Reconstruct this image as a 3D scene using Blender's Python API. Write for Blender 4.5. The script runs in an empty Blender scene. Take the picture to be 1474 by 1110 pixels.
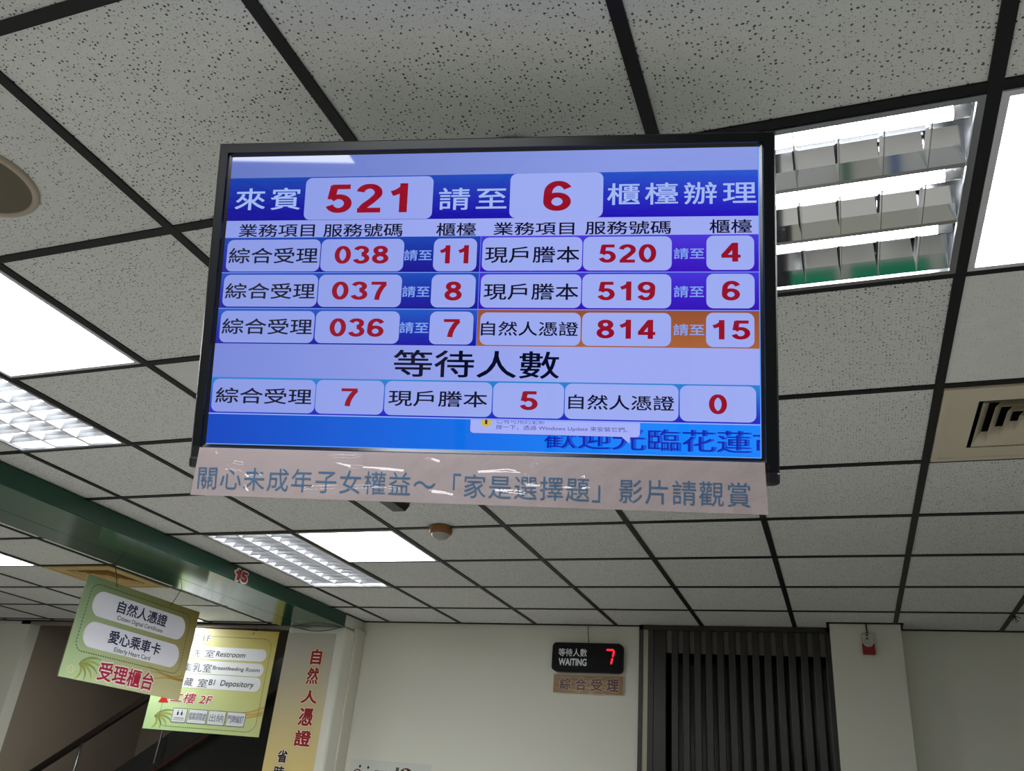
import bpy, bmesh, math, random
from mathutils import Matrix, Vector

# ------------------------------------------------------------------ camera
sc = bpy.context.scene
COL = sc.collection
cam_data = bpy.data.cameras.new('camera')
cam_data.sensor_width = 36.0
cam_data.lens = 29.99
cam_data.clip_start = 0.02
cam = bpy.data.objects.new('camera', cam_data)
COL.objects.link(cam)
cam.matrix_world = Matrix(((0.93850, 0.07947, 0.33600, 0.0),
                           (0.33532, -0.44173, -0.83213, 0.0),
                           (0.08229, 0.89362, -0.44122, 1.5),
                           (0, 0, 0, 1)))
sc.camera = cam

# ------------------------------------------------------------------ world, exposure
world = bpy.data.worlds.new('world')
sc.world = world
world.use_nodes = True
bg = world.node_tree.nodes['Background']
bg.inputs[0].default_value = (0.8, 0.85, 0.9, 1)
bg.inputs[1].default_value = 0.02
vs = sc.view_settings
vs.view_transform = 'Standard'
vs.look = 'None'
vs.exposure = 0.0
vs.gamma = 1.0
vs.use_curve_mapping = False
LED_POWER = 19.0        # radiance of the flat LED panels
TUBE_POWER = 36.0       # radiance of the fluorescent tubes
SCREEN_GAIN = 1.0
ZC = 2.702             # ceiling height
rnd = random.Random(7)

# ------------------------------------------------------------------ colour + material helpers
def lin(c):
    out = []
    for v in c[:3]:
        v = v / 255.0
        out.append(v / 12.92 if v <= 0.04045 else ((v + 0.055) / 1.055) ** 2.4)
    return tuple(out) + (1.0,)

def mat(name, rgb=(200, 200, 200), rough=0.6, metal=0.0, spec=0.5, emit=None, power=0.0, coat=0.0):
    m = bpy.data.materials.new(name)
    m.use_nodes = True
    b = m.node_tree.nodes['Principled BSDF']
    b.inputs['Base Color'].default_value = lin(rgb)
    b.inputs['Roughness'].default_value = rough
    b.inputs['Metallic'].default_value = metal
    b.inputs['Specular IOR Level'].default_value = spec
    b.inputs['Coat Weight'].default_value = coat
    if emit is not None:
        b.inputs['Emission Color'].default_value = lin(emit)
        b.inputs['Emission Strength'].default_value = power
    return m

def noisy(name, rgb, rough=0.6, amount=0.08, scale=6.0, bump=0.0, bscale=200.0, metal=0.0, spec=0.5):
    """plain paint or plastic with a faint mottling and a fine bump"""
    m = mat(name, rgb, rough, metal, spec)
    nt = m.node_tree
    b = nt.nodes['Principled BSDF']
    tc = nt.nodes.new('ShaderNodeTexCoord')
    n = nt.nodes.new('ShaderNodeTexNoise')
    n.inputs['Scale'].default_value = scale
    n.inputs['Detail'].default_value = 4
    nt.links.new(tc.outputs['Object'], n.inputs['Vector'])
    r = nt.nodes.new('ShaderNodeMapRange')
    r.inputs['To Min'].default_value = 1 - amount
    r.inputs['To Max'].default_value = 1 + amount
    nt.links.new(n.outputs['Fac'], r.inputs['Value'])
    mx = nt.nodes.new('ShaderNodeVectorMath')
    mx.operation = 'SCALE'
    mx.inputs[0].default_value = lin(rgb)[:3]
    nt.links.new(r.outputs[0], mx.inputs['Scale'])
    nt.links.new(mx.outputs[0], b.inputs['Base Color'])
    if bump:
        n2 = nt.nodes.new('ShaderNodeTexNoise')
        n2.inputs['Scale'].default_value = bscale
        nt.links.new(tc.outputs['Object'], n2.inputs['Vector'])
        bp = nt.nodes.new('ShaderNodeBump')
        bp.inputs['Strength'].default_value = bump
        bp.inputs['Distance'].default_value = 0.002
        nt.links.new(n2.outputs['Fac'], bp.inputs['Height'])
        nt.links.new(bp.outputs[0], b.inputs['Normal'])
    return m

def attr_mat(name, rough=0.5, spec=0.5, emissive=False, coat=0.0):
    m = mat(name, (0, 0, 0), rough, 0.0, spec, coat=coat)
    nt = m.node_tree
    b = nt.nodes['Principled BSDF']
    a = nt.nodes.new('ShaderNodeAttribute')
    a.attribute_name = 'Col'
    if emissive:
        nt.links.new(a.outputs['Color'], b.inputs['Emission Color'])
        b.inputs['Emission Strength'].default_value = SCREEN_GAIN
    else:
        nt.links.new(a.outputs['Color'], b.inputs['Base Color'])
    return m

M = {}
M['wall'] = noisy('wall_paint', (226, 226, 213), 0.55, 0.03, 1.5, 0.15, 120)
M['stair_wall'] = noisy('stair_wall_paint', (150, 138, 122), 0.6, 0.03, 1.5, 0.15, 120)  # wall paint darkened: the unlit stairwell's shade is in this colour
M['floor'] = noisy('floor_tile', (186, 183, 178), 0.25, 0.05, 2.0)
M['grid'] = mat('black_grid_paint', (19, 19, 22), 0.5, spec=0.3)
M['led_frame'] = mat('aluminium_frame', (215, 217, 222), 0.4, 0.2)
M['led'] = mat('led_diffuser', (250, 250, 250), 0.5, emit=(253, 254, 255), power=LED_POWER)
M['tube'] = mat('fluorescent_tube', (250, 250, 250), 0.4, emit=(252, 254, 255), power=TUBE_POWER)
M['tube_cap'] = mat('tube_cap', (205, 205, 205), 0.35, 0.6)
M['mirror'] = mat('mirror_aluminium', (228, 230, 232), 0.06, 1.0)
M['white_metal'] = mat('white_enamel', (235, 236, 236), 0.35)
M['satin_white'] = mat('satin_white_enamel', (244, 245, 246), 0.4)
M['housing_metal'] = mat('housing_metal', (150, 152, 155), 0.22, 1.0)
M['satin'] = mat('satin_white_aluminium', (240, 242, 244), 0.35, 0.4)
M['blade'] = mat('louvre_blade_aluminium', (158, 160, 164), 0.28, 0.9)
M['black_plastic'] = mat('black_plastic', (16, 17, 20), 0.28, spec=0.5)
M['bezel'] = noisy('brushed_black_bezel', (13, 16, 19), 0.35, 0.12, 60, 0.0, spec=0.2)
M['trim_black'] = mat('inner_black_trim', (6, 6, 10), 0.2)
M['steel'] = mat('brushed_steel', (150, 150, 150), 0.3, 1.0)
M['black_metal'] = mat('black_metal', (24, 24, 26), 0.45, 0.3)
M['screen'] = attr_mat('lcd_screen', 0.03, 0.35, True)
M['print'] = attr_mat('printed_board', 0.35, 0.4)
M['paper_print'] = attr_mat('printed_paper', 0.55, 0.3)
M['green'] = noisy('green_laminate', (24, 78, 58), 0.14, 0.05, 3.0, spec=0.6)
M['green_dark'] = mat('green_side', (20, 68, 50), 0.3)
M['red'] = mat('red_foam', (150, 22, 28), 0.5)
M['foam'] = mat('white_foam', (228, 222, 216), 0.6)
M['beige'] = noisy('yellowed_beige_plastic', (208, 198, 174), 0.4, 0.06, 5.0)
M['beige_old'] = noisy('amber_beige_plastic', (206, 176, 118), 0.45, 0.1, 6.0)
M['dark_void'] = mat('dark_duct', (26, 22, 17), 0.9)
M['speaker_grille'] = noisy('olive_mesh', (98, 92, 76), 0.7, 0.25, 900)
M['speaker_rim'] = mat('beige_rim', (176, 164, 146), 0.45)
M['brown_tape'] = noisy('brown_tape', (128, 82, 34), 0.35, 0.3, 60)
M['frost'] = mat('frosted_dome', (160, 160, 150), 0.35)
M['bronze'] = noisy('dark_bronze_slat', (38, 35, 33), 0.3, 0.1, 8, spec=0.5)
M['bronze_frame'] = mat('dark_bronze_frame', (46, 43, 38), 0.4)
M['black_glass'] = mat('black_glass', (9, 8, 7), 0.2)
M['grey_panel'] = mat('grey_panel', (116, 113, 104), 0.6)
M['alu_strip'] = mat('aluminium_strip', (168, 162, 146), 0.4, 0.3)
M['siren_red'] = mat('red_siren', (140, 18, 26), 0.4)
M['case_black'] = mat('matt_black_case', (7, 8, 9), 0.55, spec=0.2)
M['siren_white'] = noisy('grey_white_plastic', (190, 184, 176), 0.4, 0.1, 60)
M['led_red'] = mat('red_segment', (90, 5, 10), 0.4, emit=(255, 30, 60), power=1.3)
M['wire'] = mat('dark_wire', (40, 38, 34), 0.5)
M['rail'] = mat('dark_brown_rail', (34, 26, 20), 0.35)
M['black_steps'] = noisy('black_stair_panel', (16, 15, 14), 0.5, 0.2, 3)
M['red_rail'] = mat('dark_red_rail', (52, 18, 16), 0.4)
M['cream'] = noisy('cream_trunking', (214, 211, 194), 0.45, 0.03, 3)

# clear plastic sleeve: thin film, see-through with sharp reflections
def film(name):
    m = bpy.data.materials.new(name)
    m.use_nodes = True
    nt = m.node_tree
    nt.nodes.clear()
    out = nt.nodes.new('ShaderNodeOutputMaterial')
    tr = nt.nodes.new('ShaderNodeBsdfTransparent')
    tr.inputs[0].default_value = (0.97, 0.97, 0.97, 1)
    gl = nt.nodes.new('ShaderNodeBsdfGlossy')
    gl.inputs['Roughness'].default_value = 0.04
    fr = nt.nodes.new('ShaderNodeFresnel')
    geo = nt.nodes.new('ShaderNodeNewGeometry')        # same index from both sides: it is a thin film
    ior = nt.nodes.new('ShaderNodeMapRange')
    ior.inputs['To Min'].default_value = 1.45
    ior.inputs['To Max'].default_value = 1 / 1.45
    nt.links.new(geo.outputs['Backfacing'], ior.inputs['Value'])
    nt.links.new(ior.outputs[0], fr.inputs['IOR'])
    mx = nt.nodes.new('ShaderNodeMixShader')
    nt.links.new(fr.outputs[0], mx.inputs[0])
    nt.links.new(tr.outputs[0], mx.inputs[1])
    nt.links.new(gl.outputs[0], mx.inputs[2])
    nt.links.new(mx.outputs[0], out.inputs['Surface'])
    return m
M['film'] = film('clear_plastic_film')

# mineral fibre tile: pale board with little dark pits
def tile_mat():
    m = mat('mineral_fibre_tile', (200, 200, 194), 0.9, spec=0.2)
    nt = m.node_tree
    b = nt.nodes['Principled BSDF']
    L = nt.links.new
    tc = nt.nodes.new('ShaderNodeTexCoord')
    at = nt.nodes.new('ShaderNodeAttribute')
    at.attribute_name = 'Col'
    sep = nt.nodes.new('ShaderNodeSeparateColor')
    L(at.outputs['Color'], sep.inputs[0])
    ns = nt.nodes.new('ShaderNodeTexNoise')
    ns.inputs['Scale'].default_value = 140
    ns.inputs['Detail'].default_value = 2
    L(tc.outputs['Object'], ns.inputs['Vector'])
    sub = nt.nodes.new('ShaderNodeVectorMath')
    sub.operation = 'MULTIPLY_ADD'
    L(ns.outputs['Color'], sub.inputs[0])
    sub.inputs[1].default_value = (0.006, 0.006, 0.0)
    L(tc.outputs['Object'], sub.inputs[2])
    def pits(scale, lo, hi, keep):
        v = nt.nodes.new('ShaderNodeTexVoronoi')
        v.voronoi_dimensions = '2D'
        v.inputs['Scale'].default_value = scale
        L(sub.outputs[0], v.inputs['Vector'])
        sc_ = nt.nodes.new('ShaderNodeSeparateColor')
        L(v.outputs['Color'], sc_.inputs[0])
        rad = nt.nodes.new('ShaderNodeMapRange')       # every cell has its own pit radius, many have none
        rad.inputs['From Min'].default_value = keep
        rad.inputs['From Max'].default_value = 1.0
        rad.inputs['To Min'].default_value = lo
        rad.inputs['To Max'].default_value = hi
        rad.clamp = False
        L(sc_.outputs[0], rad.inputs['Value'])
        d = nt.nodes.new('ShaderNodeMath')
        d.operation = 'SUBTRACT'
        L(rad.outputs[0], d.inputs[0])
        L(v.outputs['Distance'], d.inputs[1])
        s = nt.nodes.new('ShaderNodeMapRange')
        s.interpolation_type = 'SMOOTHSTEP'
        s.inputs['From Min'].default_value = 0.0
        s.inputs['From Max'].default_value = 0.09
        L(d.outputs[0], s.inputs['Value'])
        return s.outputs[0]
    a = pits(105, 0.05, 0.30, 0.30)
    c = pits(210, 0.03, 0.28, 0.45)
    c2 = nt.nodes.new('ShaderNodeMath'); c2.operation = 'MULTIPLY'; c2.inputs[1].default_value = 0.55
    L(c, c2.inputs[0])
    mx = nt.nodes.new('ShaderNodeMath'); mx.operation = 'MAXIMUM'
    L(a, mx.inputs[0]); L(c2.outputs[0], mx.inputs[1])
    am = nt.nodes.new('ShaderNodeMath'); am.operation = 'MULTIPLY'
    L(mx.outputs[0], am.inputs[0]); L(sep.outputs[1], am.inputs[1])
    n3 = nt.nodes.new('ShaderNodeTexNoise')
    n3.inputs['Scale'].default_value = 25
    n3.inputs['Detail'].default_value = 5
    L(tc.outputs['Object'], n3.inputs['Vector'])
    mr = nt.nodes.new('ShaderNodeMapRange')
    mr.inputs['To Min'].default_value = 0.93
    mr.inputs['To Max'].default_value = 1.05
    L(n3.outputs['Fac'], mr.inputs['Value'])
    tone = nt.nodes.new('ShaderNodeMath'); tone.operation = 'MULTIPLY'
    L(mr.outputs[0], tone.inputs[0]); L(sep.outputs[0], tone.inputs[1])
    basec = nt.nodes.new('ShaderNodeVectorMath'); basec.operation = 'SCALE'
    basec.inputs[0].default_value = lin((222, 224, 220))[:3]
    L(tone.outputs[0], basec.inputs['Scale'])
    mixc = nt.nodes.new('ShaderNodeMix'); mixc.data_type = 'RGBA'
    L(am.outputs[0], mixc.inputs['Factor'])
    L(basec.outputs[0], mixc.inputs['A'])
    mixc.inputs['B'].default_value = lin((62, 60, 58))
    L(mixc.outputs['Result'], b.inputs['Base Color'])
    return m
M['tile'] = tile_mat()

# ------------------------------------------------------------------ mesh builder
class MB:
    def __init__(self):
        self.v = []; self.f = []; self.mi = []; self.c = []; self.mats = []; self.sm = []
    def m(self, name):
        if name not in self.mats: self.mats.append(name)
        return self.mats.index(name)
    def add(self, verts, faces, material, col=(255, 255, 255), smooth=False):
        o = len(self.v); k = self.m(material)
        self.v += [tuple(p) for p in verts]
        if callable(col): self.c += [lin(col(p)) for p in verts]
        else: self.c += [lin(col)] * len(verts)
        for f in faces:
            self.f.append([o + i for i in f]); self.mi.append(k); self.sm.append(smooth)
        return self
    def box(self, x0, x1, y0, y1, z0, z1, material, col=(255, 255, 255)):
        v = [(x0, y0, z0), (x1, y0, z0), (x1, y1, z0), (x0, y1, z0), (x0, y0, z1), (x1, y0, z1), (x1, y1, z1), (x0, y1, z1)]
        f = [(0, 3, 2, 1), (4, 5, 6, 7), (0, 1, 5, 4), (1, 2, 6, 5), (2, 3, 7, 6), (3, 0, 4, 7)]
        return self.add(v, f, material, col)
    def bevbox(self, x0, x1, y0, y1, z0, z1, material, b=0.004, seg=2):
        bm = bmesh.new()
        bmesh.ops.create_cube(bm, size=1.0)
        for v in bm.verts:
            v.co = Vector(((x0 + x1) / 2 + v.co.x * (x1 - x0), (y0 + y1) / 2 + v.co.y * (y1 - y0), (z0 + z1) / 2 + v.co.z * (z1 - z0)))
        bmesh.ops.bevel(bm, geom=list(bm.edges), offset=b, segments=seg, profile=0.5, affect='EDGES')
        bm.verts.ensure_lookup_table()
        self.add([v.co[:] for v in bm.verts], [[v.index for v in f.verts] for f in bm.faces], material)
        bm.free()
        return self
    def tube(self, pts, r, material, n=10, cap=True, smooth=True):
        pts = [Vector(p) for p in pts]
        rs = r if isinstance(r, (list, tuple)) else [r] * len(pts)
        V = []; F = []
        up = None
        for i, p in enumerate(pts):
            d = (pts[min(i + 1, len(pts) - 1)] - pts[max(i - 1, 0)]).normalized()
            if up is None:
                a = Vector((0, 0, 1)) if abs(d.z) < 0.9 else Vector((1, 0, 0))
                up = d.cross(a).normalized()
            else:
                up = (up - d * up.dot(d)).normalized()
            w = d.cross(up)
            for k in range(n):
                t = 2 * math.pi * k / n
                V.append(p + (up * math.cos(t) + w * math.sin(t)) * rs[i])
        for i in range(len(pts) - 1):
            for k in range(n):
                F.append((i * n + k, i * n + (k + 1) % n, (i + 1) * n + (k + 1) % n, (i + 1) * n + k))
        if cap:
            F.append(tuple(reversed(range(n)))); F.append(tuple((len(pts) - 1) * n + k for k in range(n)))
        return self.add(V, F, material, smooth=smooth)
    def lathe(self, prof, material, n=40, origin=(0, 0, 0), smooth=True):
        """prof: list of (radius, z)"""
        V = []; F = []
        for r, z in prof:
            for k in range(n):
                t = 2 * math.pi * k / n
                V.append((origin[0] + r * math.cos(t), origin[1] + r * math.sin(t), origin[2] + z))
        for i in range(len(prof) - 1):
            for k in range(n):
                F.append((i * n + k, i * n + (k + 1) % n, (i + 1) * n + (k + 1) % n, (i + 1) * n + k))
        return self.add(V, F, material, smooth=smooth)
    def poly(self, pts2, w, material, col=(255, 255, 255)):
        """flat polygon in the local u,v plane at height w"""
        return self.add([(p[0], p[1], w) for p in pts2], [tuple(range(len(pts2)))], material, col)
    def rect(self, u0, v0, u1, v1, w, material, col=(255, 255, 255), nu=1, nv=1):
        V = []; F = []
        for j in range(nv + 1):
            for i in range(nu + 1):
                V.append((u0 + (u1 - u0) * i / nu, v0 + (v1 - v0) * j / nv, w))
        for j in range(nv):
            for i in range(nu):
                a = j * (nu + 1) + i
                F.append((a, a + 1, a + nu + 2, a + nu + 1))
        return self.add(V, F, material, col)
    def rrect(self, u0, v0, u1, v1, r, w, material, col=(255, 255, 255), n=6):
        pts = []
        for cx, cy, a0 in ((u1 - r, v1 - r, 0), (u0 + r, v1 - r, 90), (u0 + r, v0 + r, 180), (u1 - r, v0 + r, 270)):
            for k in range(n + 1):
                t = math.radians(a0 + 90 * k / n)
                pts.append((cx + r * math.cos(t), cy + r * math.sin(t)))
        return self.poly(pts, w, material, col)
    def ribbon(self, pts, width, w, material, col):
        V = []; F = []
        n = len(pts)
        for i, p in enumerate(pts):
            a = pts[max(i - 1, 0)]; b = pts[min(i + 1, n - 1)]
            dx, dy = b[0] - a[0], b[1] - a[1]
            l = math.hypot(dx, dy) or 1
            ww = width(i / (n - 1)) if callable(width) else width
            V += [(p[0] - dy / l * ww, p[1] + dx / l * ww, w), (p[0] + dy / l * ww, p[1] - dx / l * ww, w)]
        for i in range(n - 1):
            F.append((2 * i, 2 * i + 1, 2 * i + 3, 2 * i + 2))
        return self.add(V, F, material, col)
    def dashes(self, pts, dash, gap, width, w, material, col):
        """dashed line along a polyline"""
        d = 0.0
        for a, b in zip(pts[:-1], pts[1:]):
            L = math.hypot(b[0] - a[0], b[1] - a[1])
            t = 0.0
            while t < L:
                ph = (d + t) % (dash + gap)
                step = (dash - ph) if ph < dash else (dash + gap - ph)
                e = min(L, t + step)
                if ph < dash and e - t > 1e-5:
                    p = (a[0] + (b[0] - a[0]) * t / L, a[1] + (b[1] - a[1]) * t / L)
                    q = (a[0] + (b[0] - a[0]) * e / L, a[1] + (b[1] - a[1]) * e / L)
                    self.ribbon([p, q], width / 2, w, material, col)
                t = max(e, t + 1e-4)
            d += L
        return self
    def text(self, s, box, w, material, col=(0, 0, 0), bold=0.0, space=1.0, depth=0.0, shear=0.0, pad=0.0, clip_u=None, clip_v=None):
        """lettering fitted to the ink box (u0, v0, u1, v1)"""
        V, F = glyphs(s, bold, space, depth > 0, shear)
        x0 = min(p[0] for p in V); x1 = max(p[0] for p in V)
        y0 = min(p[1] for p in V); y1 = max(p[1] for p in V)
        def lift(z): return z - 0.05 if z > 0.02 else (z + 0.05 if z < -0.02 else z)   # copies lie a hair above one another
        u0, v0, u1, v1 = box
        u0 -= pad; v0 -= pad; u1 += pad; v1 += pad
        P = [(u0 + (p[0] - x0) / (x1 - x0) * (u1 - u0), v0 + (p[1] - y0) / (y1 - y0) * (v1 - v0),
              w + (depth if p[2] > 0.02 else 0.0) + lift(p[2]) * 0.01) for p in V]
        if depth > 0 and s.isdigit():      # give flat strokes their thickness
            n_ = len(P)
            low = [(p[0], p[1], w) for p in P]; P = [(p[0], p[1], p[2] + depth) for p in P]
            edge = {}
            for f in F:
                for a_, b_ in zip(f, f[1:] + f[:1]): edge[(a_, b_)] = 1
            side = [(a_, b_, b_ + n_, a_ + n_) for (a_, b_) in edge if (b_, a_) not in edge]
            P = P + low; F = list(F) + side
        if clip_u is not None or clip_v is not None:
            bm = bmesh.new()
            vs_ = [bm.verts.new(p) for p in P]
            for f in F:
                try: bm.faces.new([vs_[i] for i in f])
                except ValueError: pass
            if clip_u is not None:
                bmesh.ops.bisect_plane(bm, geom=bm.verts[:] + bm.edges[:] + bm.faces[:], plane_co=(clip_u, 0, 0), plane_no=(1, 0, 0), clear_outer=True)
            if clip_v is not None:
                bmesh.ops.bisect_plane(bm, geom=bm.verts[:] + bm.edges[:] + bm.faces[:], plane_co=(0, clip_v, 0), plane_no=(0, 1, 0), clear_outer=True)
            bm.verts.index_update()
            P = [v.co[:] for v in bm.verts]; F = [[v.index for v in f.verts] for f in bm.faces]
            bm.free()
        return self.add(P, F, material, col)
    def build(self, name, parent=None, matrix=None, label=None):
        me = bpy.data.meshes.new(name)
        me.from_pydata(self.v, [], self.f)
        for k in self.mats: me.materials.append(M[k])
        me.polygons.foreach_set('material_index', self.mi)
        me.polygons.foreach_set('use_smooth', self.sm)
        a = me.color_attributes.new('Col', 'FLOAT_COLOR', 'POINT')
        a.data.foreach_set('color', [x for c in self.c for x in c])
        me.update()
        o = bpy.data.objects.new(name, me)
        COL.objects.link(o)
        if parent is not None: o.parent = parent
        if matrix is not None: o.matrix_world = matrix
        if label: o['label'] = label
        return o

def ell(cx, cy, rx, ry, a0, a1, n=28):
    return [(cx + rx * math.cos(math.radians(a0 + (a1 - a0) * k / n)), cy + ry * math.sin(math.radians(a0 + (a1 - a0) * k / n))) for k in range(n + 1)]
SIX = [ell(.345, .31, .245, .22, 0, 360), ell(.375, .60, .262, .312, 28, 180) + [(.104, .45), (.10, .32)]]
NUMERALS = {   # heavy sans numerals as pen strokes in a 0.69 x 1 cell
    '0': [ell(.345, .5, .245, .412, 0, 360)],
    '1': [[(.44, 0), (.44, 1.0)], [(.44, .86), (.36, .77), (.26, .70), (.13, .645)]],
    '2': [ell(.34, .69, .238, .222, 172, -38) + [(.40, .40), (.24, .25), (.15, .13)], [(.04, .085), (.65, .085)]],
    '3': [ell(.325, .735, .222, .178, 168, -86), ell(.335, .295, .248, .208, 86, -168)],
    '4': [[(.50, 0), (.50, 1.0)], [(.47, .93), (.09, .30)], [(.02, .285), (.69, .285)]],
    '5': [[(.15, .905), (.63, .905)], [(.205, .95), (.135, .47)], ell(.335, .325, .248, .238, 142, -164)],
    '6': SIX,
    '7': [[(.03, .905), (.65, .905)], [(.60, .88), (.47, .68), (.36, .42), (.305, .20), (.285, 0)]],
    '8': [ell(.345, .735, .205, .175, 0, 360), ell(.345, .295, .245, .205, 0, 360)],
    '9': [[(.69 - x, 1 - y) for x, y in st_] for st_ in SIX]}
def numerals(s):
    V = []; F = []
    for i, ch in enumerate(s):
        for js, st_ in enumerate(NUMERALS[ch]):
            n = len(st_); o = len(V)
            closed = math.hypot(st_[0][0] - st_[-1][0], st_[0][1] - st_[-1][1]) < 1e-4
            for k, p in enumerate(st_):
                a = st_[k - 1] if k else (st_[-2] if closed else p)
                b = st_[k + 1] if k < n - 1 else (st_[1] if closed else p)
                dx, dy = b[0] - a[0], b[1] - a[1]; l = math.hypot(dx, dy)
                hw = 0.082 + 0.022 * abs(dy / l)          # uprights heavier than bars
                V += [(p[0] + i * .80 - dy / l * hw, p[1] + dx / l * hw, js * 2e-4), (p[0] + i * .80 + dy / l * hw, p[1] - dx / l * hw, js * 2e-4)]
            F += [(o + 2 * k, o + 2 * k + 1, o + 2 * k + 3, o + 2 * k + 2) for k in range(n - 1)]
    return V, F
GLYPH = {}
def glyphs(s, bold, space, solid, shear):
    """lettering as flat (or solid) faces; bold thickens every stroke by shifted copies"""
    if bold > 0:
        V0_, F0_ = glyphs(s, 0.0, space, solid, shear)
        k = 4 if bold < 0.02 else 8
        V = []; F = []
        for j in range(k):
            t = 2 * math.pi * (j + (0.5 if k == 4 else 0)) / k
            o = len(V)
            V += [(p[0] + bold * math.cos(t), p[1] + bold * math.sin(t), p[2] + j * 2e-3) for p in V0_]
            F += [tuple(o + i for i in f) for f in F0_]
        return V, F
    key = (s, bold, space, solid, shear)
    if key in GLYPH: return GLYPH[key]
    if s.isdigit():
        GLYPH[key] = numerals(s)
        return GLYPH[key]
    c = bpy.data.curves.new('lettering', 'FONT')
    c.body = s; c.offset = bold; c.space_character = space; c.shear = shear
    c.resolution_u = 4; c.fill_mode = 'BOTH'
    c.extrude = 0.05 if solid else 0.0
    o = bpy.data.objects.new('lettering', c)
    COL.objects.link(o)
    dg = bpy.context.evaluated_depsgraph_get()
    me = bpy.data.meshes.new_from_object(o.evaluated_get(dg))
    V = [v.co[:] for v in me.vertices]; F = [tuple(p.vertices) for p in me.polygons]
    bpy.data.objects.remove(o); bpy.data.curves.remove(c); bpy.data.meshes.remove(me)
    GLYPH[key] = (V, F)
    return GLYPH[key]

def frame(c, ex, ey):
    ex = Vector(ex).normalized(); ey = Vector(ey).normalized(); n = ex.cross(ey)
    m = Matrix.Identity(4)
    for i in range(3):
        m[i][0] = ex[i]; m[i][1] = ey[i]; m[i][2] = n[i]; m[i][3] = c[i]
    return m

def thing(name, label, cat, matrix=None, group=None):
    o = bpy.data.objects.new(name, None)
    o.empty_display_size = 0.05
    COL.objects.link(o)
    if matrix is not None:
        o.matrix_world = matrix if isinstance(matrix, Matrix) else Matrix.Translation(matrix)
    o['label'] = label; o['category'] = cat
    if group: o['group'] = group
    return o

def tag(o, label, cat, group=None):
    o['label'] = label; o['category'] = cat
    if group: o['group'] = group
    return o

def struct(o, label=None):
    o['kind'] = 'structure'
    if label: o['label'] = label
    return o

def kids(o):
    return [c for c in COL.objects if c.parent == o]

def copy_thing(src, loc, label, group=None):
    r = src.copy(); COL.objects.link(r)
    r.location = loc; r['label'] = label
    if group: r['group'] = group
    for ch in kids(src):
        c = ch.copy(); COL.objects.link(c); c.parent = r
        for g in kids(ch):
            d = g.copy(); COL.objects.link(d); d.parent = c
    return r

# ------------------------------------------------------------------ the room shell
def gx(c): return 0.335 - 0.6 * c       # grid lines running away from the viewer
def gy(r): return 5.501 - 0.6 * r       # grid lines running across
XL, XRT = gx(17), gx(-7)                # -9.865 .. 4.535
YB, YF = 6.015, gy(16)                  # back wall, front wall (-4.099)
YL = 6.20                               # end of the ceiling over the left part
XP0, XP1, YP = -3.99, -3.48, 5.74       # big pillar

def wall_box(name, b, m='wall', label=None):
    return struct(MB().box(*b, m).build(name), label)

# floor
struct(MB().box(XL - 0.1, XRT + 0.1, YF - 0.1, 8.1, -0.1, 0.0, 'floor').build('floor'), 'pale polished tile floor')
# back wall with the opening of the slatted screen
bw = MB()
bw.box(XP1 - 0.25, -1.297, YB, YB + 0.12, 0, 2.75, 'wall')
bw.box(-0.052, XRT + 0.1, YB, YB + 0.12, 0, 2.75, 'wall')
struct(bw.build('wall_back'), 'cream painted back wall')
wall_box('wall_right', (XRT, XRT + 0.1, YF, YB + 0.12, 0, 2.75))
wall_box('wall_front', (XL - 0.1, XRT + 0.1, YF - 0.1, YF, 0, 2.75))
lw = MB()
lw.box(XL - 0.1, XL, YF, YL + 0.1, 0, 2.75, 'wall')
lw.box(XL - 0.1, -7.185, YL, YL + 0.12, 0, 2.75, 'wall')
struct(lw.build('wall_left'), 'cream painted wall beside the stairwell')
# stairwell shell
st = MB()
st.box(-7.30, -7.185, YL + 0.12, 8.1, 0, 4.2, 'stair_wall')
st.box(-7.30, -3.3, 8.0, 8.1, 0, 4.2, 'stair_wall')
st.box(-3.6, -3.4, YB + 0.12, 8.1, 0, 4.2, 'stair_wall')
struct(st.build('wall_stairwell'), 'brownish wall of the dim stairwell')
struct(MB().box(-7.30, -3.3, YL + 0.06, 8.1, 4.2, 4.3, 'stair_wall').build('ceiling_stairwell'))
# pillars
pb = MB()
pb.bevbox(XP0, XP1, YP, YB + 0.35, 0, 2.612, 'wall', 0.03, 4)
struct(pb.build('pillar'), 'cream square pillar under the end of the green beam')
struct(MB().box(-3.80, -3.49, YP - 0.012, YB + 0.02, 2.615, ZC + 0.01, 'wall').build('trim_1'), 'cream box soffit between green beam and wall')
struct(MB().box(-0.05, 0.362, 5.83, YB + 0.01, 0, ZC + 0.01, 'wall').build('wall_column'), 'cream wall column right of the slatted screen')
tk = MB()
tk.bevbox(-3.482, -3.462, 5.88, 6.013, 0, 2.61, 'cream', 0.006, 2)
tk.bevbox(-3.482, -3.452, 5.865, 6.014, 2.60, 2.622, 'cream', 0.004, 2)
tag(tk.build('cable_trunking'), 'cream vertical cable trunking in the corner beside the pillar', 'trunking')

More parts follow.
